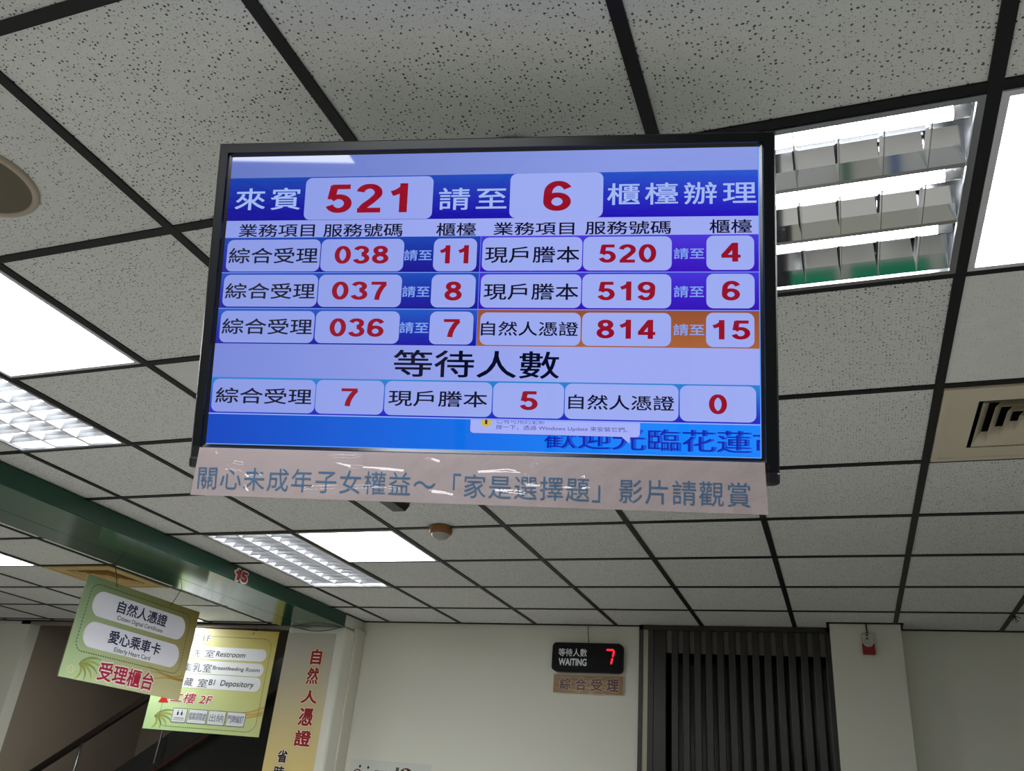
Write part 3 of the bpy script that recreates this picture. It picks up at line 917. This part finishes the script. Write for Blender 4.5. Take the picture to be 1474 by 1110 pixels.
for j in range(NV + 1):
    for i in range(NU + 1):
        u = -0.4790 + 0.9530 * i / NU; v = -0.2665 - 0.0860 * j / NV
        V.append((u, v, bowed(u, v) + crumple(u, v)))
for j in range(NV):
    for i in range(NU):
        a = j * (NU + 1) + i
        F.append((a, a + NU + 1, a + NU + 2, a + 1))
f.add(V, F, 'film', smooth=True)
f.build('plastic_sleeve', bn, BM, label='crinkled clear plastic sleeve')

for u0, v0, u1, v1 in ((0.425, -0.280, 0.447, -0.255), (0.419, -0.356, 0.446, -0.336), (-0.186, -0.279, -0.172, -0.260)):
    b = MB(); b.rect(u0, v0, u1, v1, 0.0075, 'film', nu=2, nv=2); b.build('tape', bn, BM, label='strip of clear tape')

# ------------------------------------------------------------------ green beam over the counter
XB0, XB1, YB0, YB1, ZB = -4.05, -3.48, -1.5, 5.715, 2.605
be = thing('green_beam', 'long glossy dark green box beam hung under the ceiling', 'beam', (XB1, YB1, ZB))
b = MB()
b.box(XB0, XB1, YB0, YB1, ZB + 0.006, ZC - 0.002, 'green_dark')
b.build('core', be, Matrix.Identity(4))
b = MB()
b.box(-3.834, XB1 + 0.002, YB0, YB1 + 0.002, ZB, ZB + 0.007, 'green')
b.build('underside_panel', be, Matrix.Identity(4))
b = MB()
b.box(XB0 - 0.002, -3.839, YB0, YB1 + 0.002, ZB, ZB + 0.007, 'green')
b.build('underside_strip', be, Matrix.Identity(4))
NM = frame((XB1 + 0.002, 4.394, 2.648), (0, 1, 0), (0, 0, 1))
b = MB()
b.text('15', (-0.066, -0.036, 0.066, 0.036), 0.0, 'foam', bold=0.09, depth=0.006, pad=0.006)
b.text('15', (-0.060, -0.032, 0.060, 0.032), 0.006, 'red', bold=0.035, depth=0.003)
b.build('number', be, NM, label='red and white foam number 15')
cb = MB()
cb.tube([(-3.95 + 0.44 * k / 14, YP - 0.006, 2.607 - 0.035 * math.sin(math.pi * k / 14)) for k in range(15)], 0.0028, 'wire', 6)
tag(cb.build('cable'), 'thin drooping cable across the top of the pillar', 'cable')

# ------------------------------------------------------------------ hanging signs
def board_col(corners):
    """corners: colours bl, br, tl, tr of the printed gradient over the unit board"""
    bl_, br_, tl_, tr_ = corners
    def make(w, h):
        def f(p):
            a = min(1, max(0, p[0] / w + 0.5)); q = min(1, max(0, p[1] / h + 0.5))
            return tuple((bl_[i] * (1 - a) + br_[i] * a) * (1 - q) + (tl_[i] * (1 - a) + tr_[i] * a) * q for i in range(3))
        return f
    return make
def arc(cx, cy, rx, ry, a0, a1, n=24):
    return [(cx + rx * math.cos(math.radians(a0 + (a1 - a0) * k / n)), cy + ry * math.sin(math.radians(a0 + (a1 - a0) * k / n))) for k in range(n + 1)]
def swirls(mb, u, v, w):
    for k in range(6):
        a = 60 - k * 22
        mb.ribbon([(u + t * 0.17 * math.cos(math.radians(a - 40 * t)), v + t * 0.13 * math.sin(math.radians(a - 40 * t)) + 0.01 * k * t) for t in [i / 16 for i in range(17)]],
                  lambda t: 0.0015 + 0.006 * math.sin(math.pi * t), w, 'print', (176, 170, 84) if k % 2 else (132, 164, 108))
def rounded_path(u0, v0, u1, v1, r):
    p = []
    for cx, cy, a0 in ((u1 - r, v1 - r, 90), (u1 - r, v0 + r, 0), (u0 + r, v0 + r, -90), (u0 + r, v1 - r, -180)):
        p += arc(cx, cy, r, r, a0, a0 - 90, 6)
    return p + [p[0]]
NAVY, CRIM, DGR = (28, 30, 74), (168, 24, 58), (58, 62, 72)

w1, h1 = 1.0145, 0.567
S1M = frame((-4.052, 4.277, 2.22), (-0.0095, 1, 0), (0, 0, 1))
s1 = thing('hanging_sign', 'green hanging sign with two pale bars of writing, turned edge-on along the green beam', 'sign', S1M)
b = MB()
b.box(-w1 / 2, w1 / 2, -h1 / 2, h1 / 2, -0.003, 0.003, 'print', (190, 200, 160))
b.rect(-w1 / 2, -h1 / 2, w1 / 2, h1 / 2, 0.0035, 'print', board_col(((196, 222, 168), (206, 196, 150), (134, 160, 120), (138, 122, 58)))(w1, h1), 12, 8)
swirls(b, -0.39, -0.20, 0.0040)
for k in range(3):
    b.ribbon([(0.16 + 0.34 * t, -0.21 + 0.03 * k + 0.03 * math.sin(3.2 * t + k) + 0.05 * t * t, 0) for t in [i / 16 for i in range(17)]], lambda t: 0.002 + 0.006 * t, 0.0040, 'print', (190, 158, 82))
b.rrect(-0.421, 0.071, 0.402, 0.216, 0.072, 0.0046, 'print', (244, 244, 255))
b.rrect(-0.422, -0.102, 0.406, 0.041, 0.071, 0.0046, 'print', (244, 244, 255))
b.dashes(rounded_path(-0.456, -0.132, 0.438, 0.246, 0.055), 0.011, 0.008, 0.0055, 0.0044, 'print', (40, 62, 48))
b.text('自然人憑證', (-0.224, 0.124, 0.217, 0.198), 0.0052, 'print', NAVY, bold=0.022)
b.text('Citizen Digital Certificate', (-0.205, 0.079, 0.200, 0.111), 0.0052, 'print', DGR, bold=0.012)
b.text('愛心乘車卡', (-0.228, -0.053, 0.224, 0.022), 0.0052, 'print', NAVY, bold=0.022)
b.text('Elderly Heart Card', (-0.160, -0.100, 0.153, -0.066), 0.0052, 'print', DGR, bold=0.012)
b.text('受理櫃台', (-0.234, -0.262, 0.235, -0.158), 0.0048, 'print', (240, 236, 232), bold=0.06, pad=0.007)
b.text('受理櫃台', (-0.234, -0.262, 0.235, -0.158), 0.0054, 'print', CRIM, bold=0.022)
for k in range(5):
    a = math.radians(90 + 72 * k)
    b.ribbon(arc(-0.438 + 0.017 * math.cos(a), -0.235 + 0.012 * math.sin(a), 0.013, 0.010, math.degrees(a) - 130, math.degrees(a) + 130, 10), 0.0016, 0.0046, 'print', (236, 226, 176))
b.build('board', s1, S1M)
for (ya, za), (yb, zb) in (((3.94, 2.606), (4.005, 2.482)), ((4.549, 2.606), (4.484, 2.478))):
    c = MB(); c.tube([(-4.044, ya, za), (-4.044, yb, zb)], 0.0022, 'wire', 6); c.build('hanging_wire', s1, Matrix.Identity(4))

w2, h2 = 0.95, 0.74
S2M = frame((-4.895, 6.112, 2.2338), (math.cos(0.129), math.sin(0.129), 0), (0, 0, 1)) @ Matrix.Scale(1.10526, 4)
s2 = thing('hanging_sign', 'pale yellow-green hanging sign listing rooms, in front of the stairwell', 'sign', S2M)
b = MB()
b.box(-w2 / 2, w2 / 2, -h2 / 2, h2 / 2, -0.003, 0.003, 'print', (200, 206, 160))
b.rect(-w2 / 2, -h2 / 2, w2 / 2, h2 / 2, 0.0035, 'print', board_col(((188, 226, 158), (206, 214, 150), (222, 224, 196), (206, 186, 84)))(w2, h2), 12, 8)
swirls(b, -0.40, -0.28, 0.0040)
for k in range(3):
    b.ribbon([(0.12 + 0.35 * t, -0.30 + 0.035 * k + 0.02 * math.sin(3 * t + k) + 0.08 * t * t, 0) for t in [i / 16 for i in range(17)]], lambda t: 0.002 + 0.006 * t, 0.0040, 'print', (204, 172, 92))
for v0, v1 in ((0.146, 0.236), (0.039, 0.132), (-0.066, 0.033)):
    b.rrect(-0.42, v0, 0.41, v1, 0.045, 0.0046, 'print', (236, 240, 244))
b.dashes(rounded_path(-0.36, -0.342, 0.436, 0.312, 0.07), 0.009, 0.007, 0.0045, 0.0044, 'print', (52, 84, 56))
b.text('一樓 1F', (-0.36, 0.268, -0.081, 0.328), 0.0048, 'print', (242, 242, 236), bold=0.06, pad=0.006)
b.text('一樓 1F', (-0.36, 0.268, -0.081, 0.328), 0.0054, 'print', (70, 74, 84))
b.text('盥', (-0.326, 0.156, -0.254, 0.213), 0.0054, 'print', DGR)
b.text('洗', (-0.212, 0.156, -0.143, 0.213), 0.0054, 'print', DGR)
b.text('室', (-0.101, 0.158, -0.021, 0.214), 0.0054, 'print', DGR)
b.text('Restroom', (-0.009, 0.167, 0.237, 0.206), 0.0054, 'print', DGR, bold=0.008, shear=0.15)
b.text('哺集乳室', (-0.345, 0.048, -0.018, 0.111), 0.0054, 'print', DGR)
b.text('Breastfeeding Room', (-0.010, 0.064, 0.380, 0.100), 0.0054, 'print', DGR, bold=0.008, shear=0.1)
b.text('儲', (-0.335, -0.056, -0.261, 0.003), 0.0054, 'print', DGR)
b.text('藏', (-0.220, -0.056, -0.146, 0.003), 0.0054, 'print', DGR)
b.text('室', (-0.106, -0.057, -0.024, 0.002), 0.0054, 'print', DGR)
b.text('B1  Depository', (-0.015, -0.052, 0.357, 0.001), 0.0054, 'print', (44, 48, 60), bold=0.01, shear=0.12)
b.poly([(-0.398, -0.181), (-0.312, -0.181), (-0.355, -0.112)], 0.0050, 'print', (206, 44, 36))
b.text('二樓 2F', (-0.300, -0.177, 0.045, -0.104), 0.0048, 'print', (244, 240, 232), bold=0.06, pad=0.006)
b.text('二樓 2F', (-0.300, -0.177, 0.045, -0.104), 0.0054, 'print', (172, 40, 62), bold=0.01, shear=0.1)
for u0, u1 in ((-0.255, -0.135), (-0.124, 0.032), (0.032 + 0.008, 0.183), (0.192, 0.343)):
    b.rect(u0, -0.313, u1, -0.213, 0.0046, 'print', (92, 98, 104))
    b.rect(u0 + 0.004, -0.309, u1 - 0.004, -0.217, 0.0050, 'print', (228, 232, 234))
for u in (-0.210, -0.178):
    b.rrect(u - 0.007, -0.262, u + 0.007, -0.238, 0.0065, 0.0054, 'print', (40, 44, 58))
    b.rrect(u - 0.004, -0.236, u + 0.004, -0.228, 0.0039, 0.0054, 'print', (40, 44, 58))
b.rect(-0.236, -0.284, -0.154, -0.279, 0.0054, 'print', (120, 126, 140))
b.rect(-0.242, -0.296, -0.148, -0.292, 0.0054, 'print', (150, 156, 166))
b.text('檔案調閱處', (-0.116, -0.288, 0.024, -0.236), 0.0054, 'print', (70, 76, 118))
b.text('出納', (0.054, -0.290, 0.168, -0.236), 0.0054, 'print', (110, 116, 130))
b.text('門牌編釘', (0.203, -0.289, 0.332, -0.236), 0.0054, 'print', (70, 72, 120))
b.build('board', s2, S2M)
for u in (-0.32, 0.26):
    c = MB(); c.tube([(u, 0.34, 0.006), (u + 0.02, 0.37, 0.0), (u + 0.01, 0.4245, 0)], 0.0022, 'wire', 6); c.build('hanging_wire', s2, S2M)

# ------------------------------------------------------------------ poster on the pillar
PM = frame((-3.766, YP - 0.0015, 2.00), (1, 0, 0), (0, 0, 1))
def pg(p):
    t = max(0, min(1, (0.42 - p[1]) / 0.85))
    a, c = (196, 192, 178), (222, 200, 128)
    return tuple(a[i] + (c[i] - a[i]) * t for i in range(3))
b = MB()
b.box(-0.212, 0.212, -0.9, 0.556, -0.0008, 0.0008, 'paper_print', (200, 196, 180))
b.rect(-0.212, -0.9, 0.212, 0.556, 0.0012, 'paper_print', pg, 1, 20)
for s, x0, z1, x1, z0, c in (('自', -3.738, 2.442, -3.645, 2.327, 0), ('然', -3.745, 2.308, -3.645, 2.187, 0), ('人', -3.760, 2.146, -3.622, 2.053, 0),
                             ('憑', -3.750, 2.022, -3.630, 1.900, 0), ('證', -3.754, 1.871, -3.617, 1.762, 0), ('省', -3.870, 1.731, -3.786, 1.645, 1), ('時', -3.876, 1.625, -3.788, 1.540, 1)):
    bx = (x0 + 3.766, z0 - 2.0, x1 + 3.766, z1 - 2.0)
    b.text(s, bx, 0.0016, 'paper_print', (216, 186, 110), bold=0.12, pad=0.012)
    b.text(s, bx, 0.0020, 'paper_print', (240, 226, 210), bold=0.085, pad=0.006)
    b.text(s, bx, 0.0024, 'paper_print', (150, 24, 30) if not c else (38, 34, 38), bold=0.03)
po = b.build('wall_poster', None, PM)
tag(po, 'tall yellow poster with a column of red characters on the cream pillar', 'poster')

# ------------------------------------------------------------------ waiting counter box and sign on the back wall
WM = frame((-1.661, YB - 0.055, 2.474), (1, 0, 0), (0, 0, 1))
wd = thing('queue_display', 'small black LED box on the back wall showing a red 7', 'display', WM)
b = MB()
def slab(mb, pts, w0, w1, m):
    n = len(pts)
    mb.add([(p[0], p[1], w0) for p in pts] + [(p[0], p[1], w1) for p in pts],
           [tuple(reversed(range(n))), tuple(range(n, 2 * n))] + [(i, (i + 1) % n, n + (i + 1) % n, n + i) for i in range(n)], m)
def rpts(u0, v0, u1, v1, r, n=6):
    p = []
    for cx, cy, a0 in ((u1 - r, v1 - r, 0), (u0 + r, v1 - r, 90), (u0 + r, v0 + r, 180), (u1 - r, v0 + r, 270)):
        p += arc(cx, cy, r, r, a0, a0 + 90, n)
    return p
slab(b, rpts(-0.252, -0.097, 0.252, 0.097, 0.03), -0.054, 0.0, 'case_black')
slab(b, rpts(-0.244, -0.089, 0.244, 0.089, 0.026), 0.0, 0.003, 'case_black')
b.build('case', wd, WM)
b = MB()
b.text('等待人數', (-0.205, 0.002, 0.003, 0.056), 0.0036, 'print', (226, 234, 236), bold=0.015)
b.text('WAITING', (-0.201, -0.061, 0.003, -0.011), 0.0036, 'print', (226, 234, 236), bold=0.035)
b.build('lettering', wd, WM, label='white lettering')
b = MB()
b.rect(0.03, -0.07, 0.235, 0.075, 0.0034, 'case_black')
b.build('window', wd, WM)
b = MB()
def seg(a, c, w=0.0068):
    dx, dy = c[0] - a[0], c[1] - a[1]; l = math.hypot(dx, dy); nx, ny = -dy / l * w, dx / l * w; ex, ey = dx / l * w, dy / l * w
    b.poly([(a[0], a[1]), (a[0] + ex + nx, a[1] + ey + ny), (c[0] - ex + nx, c[1] - ey + ny), c, (c[0] - ex - nx, c[1] - ey - ny), (a[0] + ex - nx, a[1] + ey - ny)][::-1], 0.004, 'led_red')
seg((0.139, 0.052), (0.196, 0.052)); seg((0.197, 0.050), (0.187, 0.003)); seg((0.186, 0.001), (0.176, -0.046))
b.build('digit', wd, WM, label='red glowing digit 7')
b = MB(); b.tube([(-1.666, YB - 0.03, ZC), (-1.662, YB - 0.032, 2.63), (-1.655, YB - 0.03, 2.57)], 0.0028, 'wire', 6); b.build('cord', wd, Matrix.Identity(4))

GM = frame((-1.653, YB - 0.022, 2.298), (1, 0, 0), (0, 0, 1))
gs = thing('name_sign', 'brown shiny sign with dark writing under the small black LED box', 'sign', GM)
b = MB()
b.bevbox(-0.249, 0.249, -0.061, 0.061, -0.018, 0.0, 'print', 0.002, 1)
b.rect(-0.249, -0.061, 0.249, 0.061, 0.0004, 'print', (150, 112, 66), 1, 1)
sr = random.Random(5)
for k in range(9):
    v = -0.056 + 0.0125 * k
    u = sr.uniform(-0.24, 0.0)
    b.ribbon([(u + 0.22 * t, v + 0.004 * math.sin(6 * t + k)) for t in [i / 10 for i in range(11)]], lambda t: 0.002 + 0.003 * math.sin(math.pi * t), 0.0008, 'print', sr.choice([(176, 138, 88), (112, 72, 40), (190, 156, 106)]))
for i, s in enumerate('綜合受理'):
    u = -0.204 + i * 0.1125
    b.text(s, (u, -0.042, u + 0.084, 0.040), 0.0012, 'print', (206, 178, 140), bold=0.08, pad=0.004)
    b.text(s, (u, -0.042, u + 0.084, 0.040), 0.0016, 'print', (78, 24, 26), bold=0.03)
b.build('plate', gs, GM)
# notices low on the back wall
NTM = frame((-3.10, YB - 0.002, 1.40), (1, 0, 0), (0, 0, 1))
b = MB()
b.box(-0.325, 0.325, -0.30, 0.318, -0.0008, 0.0006, 'paper_print', (214, 217, 210))
b.ribbon(arc(-0.255, 0.205, 0.036, 0.045, 0, 360, 40), 0.004, 0.0012, 'paper_print', (120, 56, 62))
b.ribbon(arc(-0.155, 0.198, 0.034, 0.042, 0, 360, 40), 0.0045, 0.0012, 'paper_print', (34, 48, 48))
for u, v in ((-0.240, 0.272), (-0.172, 0.268)): b.poly(arc(u, v, 0.0085, 0.0095, 0, 345, 16), 0.0012, 'paper_print', (26, 32, 32))
b.text('服務櫃檯', (-0.118, 0.180, 0.044, 0.256), 0.0012, 'paper_print', (56, 62, 64), bold=0.03)
b.poly(arc(0.135, 0.195, 0.070, 0.088, 0, 355, 48), 0.0012, 'paper_print', (72, 36, 20))
b.poly(arc(0.138, 0.192, 0.022, 0.034, 0, 355, 24), 0.0016, 'paper_print', (196, 186, 180))
b.poly(arc(0.128, 0.268, 0.013, 0.007, 0, 345, 16), 0.0016, 'paper_print', (214, 206, 200))
b.ribbon([(0.168, 0.255), (0.184, 0.236)], 0.004, 0.0016, 'paper_print', (214, 206, 200))
for u in (0.058, 0.070): b.ribbon([(u, 0.283), (u, 0.14)], 0.005, 0.0014, 'paper_print', (56, 44, 30))
for du in (-0.014, 0.0, 0.014): b.ribbon([(0.220 + du, 0.266), (0.214 + du * 0.5, 0.19)], 0.0045, 0.0014, 'paper_print', (56, 50, 40))
no = b.build('notice', None, NTM)
tag(no, 'pale notice with rings and a brown doughnut low on the back wall', 'notice')

# ------------------------------------------------------------------ slatted screen in the back wall opening
sl = thing('slatted_screen', 'tall dark bronze screen of vertical slats in the back wall', 'screen', (-0.67, YB, 0))
b = MB()
X0, X1, YS = -1.295, -0.052, 5.972
b.box(X0, X0 + 0.026, YS, YB + 0.30, 0, ZC, 'bronze_frame')
b.box(X0 + 0.062, X0 + 0.100, YS + 0.004, YB + 0.1, 0, 2.672, 'bronze_frame')
b.box(X1 - 0.022, X1, YS, YB + 0.30, 0, ZC, 'bronze_frame')
b.box(X0, X1, YS, YB + 0.1, 2.672, ZC, 'bronze_frame')
b.build('frame', sl, Matrix.Identity(4))
b = MB(); b.box(X0 + 0.026, X0 + 0.062, YS + 0.012, YB + 0.05, 0, 2.674, 'alu_strip'); b.build('edge_strip', sl, Matrix.Identity(4), label='pale aluminium strip')
nS = 14
x = -1.155
first = True
xs = [-1.195] + [-1.0735 + 0.0757 * k for k in range(14)]
for k, xa in enumerate(xs):
    b = MB(); w_ = 0.045 if k else 0.085
    b.bevbox(xa, min(xa + w_, X1 - 0.02), YS + 0.006, YS + 0.03, 0, 2.674, 'bronze', 0.004, 2)
    b.build('slat', sl, Matrix.Identity(4))
b = MB(); b.box(X0 + 0.1, X1 - 0.022, YS + 0.034, YS + 0.05, 2.525, 2.672, 'grey_panel'); b.build('upper_panel', sl, Matrix.Identity(4), label='grey panel behind the slat tops')
b = MB(); b.box(X0, X1, YB + 0.22, YB + 0.24, 0, 2.70, 'black_glass'); b.build('back_panel', sl, Matrix.Identity(4), label='black backing')

# siren on the right column
SMx = frame((0.168, 5.829, 2.574), (1, 0, 0), (0, 0, 1))
sr_ = thing('alarm_siren', 'small red and white alarm siren high on the wall column', 'alarm', SMx)
b = MB(); b.bevbox(-0.036, 0.036, -0.062, 0.004, -0.0, 0.036, 'siren_red', 0.006, 2); b.build('horn', sr_, SMx, label='red lower case')
b = MB(); b.bevbox(-0.037, 0.035, 0.0, 0.062, 0.0, 0.042, 'siren_white', 0.006, 2)
slab(b, arc(0, 0.004, 0.029, 0.024, 180, 360, 16), 0.004, 0.043, 'siren_white')
b.tube([(-0.005, 0.03, 0.042), (-0.005, 0.03, 0.046)], 0.006, 'wire', 10); b.tube([(-0.004, 0.05, 0.042), (-0.004, 0.05, 0.046)], 0.006, 'wire', 10)
b.build('case', sr_, SMx, label='pale upper case')
b = MB(); b.tube([(0.002, 0.06, 0.006), (-0.002, 0.095, 0.006), (-0.002, 0.127, 0.006)], 0.004, 'wire', 6); b.build('cord', sr_, SMx)

# ------------------------------------------------------------------ staircase in the stairwell
def sl_z(x): return 1.485 + (x + 6.214) * 0.667       # upper edge of the dark stair panel
def hr_z(x): return 1.432 + (x + 7.013) * 0.635       # hand rail
sc_ = thing('staircase', 'dark staircase with hand rail climbing to the right in the stairwell', 'stairs', (-6.4, 6.7, 0))
b = MB()
xa, xb = -7.1, -3.62
za, zb = sl_z(xa), sl_z(xb)
b.add([(xa, 6.70, 0), (xb, 6.70, 0), (xb, 6.70, zb), (xa, 6.70, za), (xa, 6.76, 0), (xb, 6.76, 0), (xb, 6.76, zb), (xa, 6.76, za)],
      [(0, 1, 2, 3), (5, 4, 7, 6), (3, 2, 6, 7), (1, 5, 6, 2), (4, 0, 3, 7), (0, 4, 5, 1)], 'black_steps')
b.build('side_panel', sc_, Matrix.Identity(4), label='black side panel')
b = MB()
n = 13
for k in range(n):
    x0 = xa + (xb - xa) * k / n; x1 = xa + (xb - xa) * (k + 1) / n
    b.box(x0, x1, 6.78, 7.9, sl_z(x0) - 0.6, sl_z(x1) - 0.35, 'black_steps')
b.build('steps', sc_, Matrix.Identity(4))
b = MB()
b.tube([(-7.15, 6.6, hr_z(-7.15)), (-3.7, 6.6, hr_z(-3.7))], 0.032, 'rail', 12)
b.build('hand_rail', sc_, Matrix.Identity(4), label='dark brown hand rail')
for x in (-6.556, -5.678, -4.80):
    b = MB(); b.tube([(x, 6.6, hr_z(x)), (x - 0.015, 6.6, 0.4 + hr_z(x) - 1.1)], 0.011, 'steel', 8); b.build('baluster', sc_, Matrix.Identity(4), label='thin steel baluster')
b = MB(); b.tube([(-6.3, 6.66, sl_z(-6.3) - 0.29), (-3.7, 6.66, sl_z(-3.7) - 0.29)], 0.02, 'red_rail', 10); b.build('lower_rail', sc_, Matrix.Identity(4), label='dark red lower rail')

# ------------------------------------------------------------------ unseen service counter, added to cut ceiling bounce and give the mirrors colour
sv_ = thing('service_counter', 'long green fronted service counter with white worktop below the picture', 'counter', (0.3, 2.9, 0))
b = MB(); b.box(-2.4, 3.2, 2.62, 2.66, 0.08, 1.02, 'green'); b.build('front_panel', sv_, Matrix.Identity(4), label='green front panel')
b = MB(); b.bevbox(-2.45, 3.25, 2.54, 3.05, 1.02, 1.06, 'white_metal', 0.008, 2); b.build('worktop', sv_, Matrix.Identity(4), label='white worktop')
b = MB(); b.box(-2.4, 3.2, 2.68, 3.6, 0.0, 0.08, 'black_metal'); b.build('plinth', sv_, Matrix.Identity(4))
b = MB(); b.bevbox(-2.4, 3.2, 2.66, 3.6, 0.70, 0.74, 'bronze', 0.006, 2); b.build('desk_top', sv_, Matrix.Identity(4), label='dark desk top')
for x in (-2.4, -0.5, 1.4, 3.16):
    b = MB(); b.box(x, x + 0.04, 2.66, 3.6, 0.08, 0.70, 'green_dark'); b.build('partition', sv_, Matrix.Identity(4), label='green partition')

# waiting area behind the viewer, added for the mirrors to reflect
M['seat_green'] = mat('green_seat_plastic', (16, 118, 84), 0.35)
M['seat_navy'] = mat('navy_seat_plastic', (30, 34, 58), 0.35)
M['chrome'] = mat('chrome', (200, 200, 205), 0.15, 1.0)
def make_bench(label, m):
    t = thing('waiting_bench', label, 'bench', (0, 0, 0), 'waiting benches behind the viewer')
    b = MB(); b.box(-1.05, 1.05, -0.03, 0.03, 0.33, 0.38, 'chrome'); b.build('beam', t)
    for k in range(4):
        x = -0.81 + 0.54 * k
        b = MB(); b.bevbox(x - 0.23, x + 0.23, -0.24, 0.22, 0.40, 0.44, m, 0.015, 3); b.build('seat', t)
        b = MB(); b.bevbox(x - 0.22, x + 0.22, -0.30, -0.26, 0.46, 0.86, m, 0.015, 3); b.build('backrest', t)
    for x in (-0.8, 0.8):
        b = MB(); b.tube([(x, 0, 0.33), (x, 0, 0.04)], 0.022, 'chrome', 10); b.tube([(x, -0.28, 0.022), (x, 0.28, 0.022)], 0.02, 'chrome', 10); b.build('leg', t)
    return t
bn1 = make_bench('green waiting bench behind the viewer', 'seat_green'); bn1.location = (0.75, -0.75, 0)
bn2 = make_bench('navy waiting bench further behind the viewer', 'seat_navy'); bn2.location = (0.5, -2.2, 0)
cols = [((196, 60, 66), 'red'), ((70, 120, 190), 'blue'), ((30, 120, 90), 'green'), ((226, 226, 230), 'white')]  # boards added as patches of colour for the mirrors to reflect
for k, (c_, nm) in enumerate(cols):
    b = MB(); FM = frame((2.2 - 1.1 * k, YF + 0.012, 1.25), (-1, 0, 0), (0, 0, 1))
    b.box(-0.4, 0.4, -0.55, 0.55, -0.008, 0.0, 'print', c_)
    b.rect(-0.32, -0.45, 0.32, 0.1, 0.001, 'print', (240, 240, 240))
    tag(b.build('notice_board', None, FM), nm + ' notice board on the wall behind the viewer', 'notice board')

# loose bit of string caught in the ceiling grid
b = MB()
for dx, dz in ((-0.03, -0.012), (-0.012, -0.03), (0.014, -0.034), (0.03, -0.014), (0.004, -0.04)):
    b.tube([(0.945, 5.56, ZC - 0.001), (0.945 + dx * 0.6, 5.56, ZC + dz * 0.5), (0.945 + dx, 5.56, ZC + dz)], 0.0022, 'wire', 6)
tag(b.build('loose_string'), 'tiny dark tuft of string hanging from the ceiling grid at the lower right', 'string')
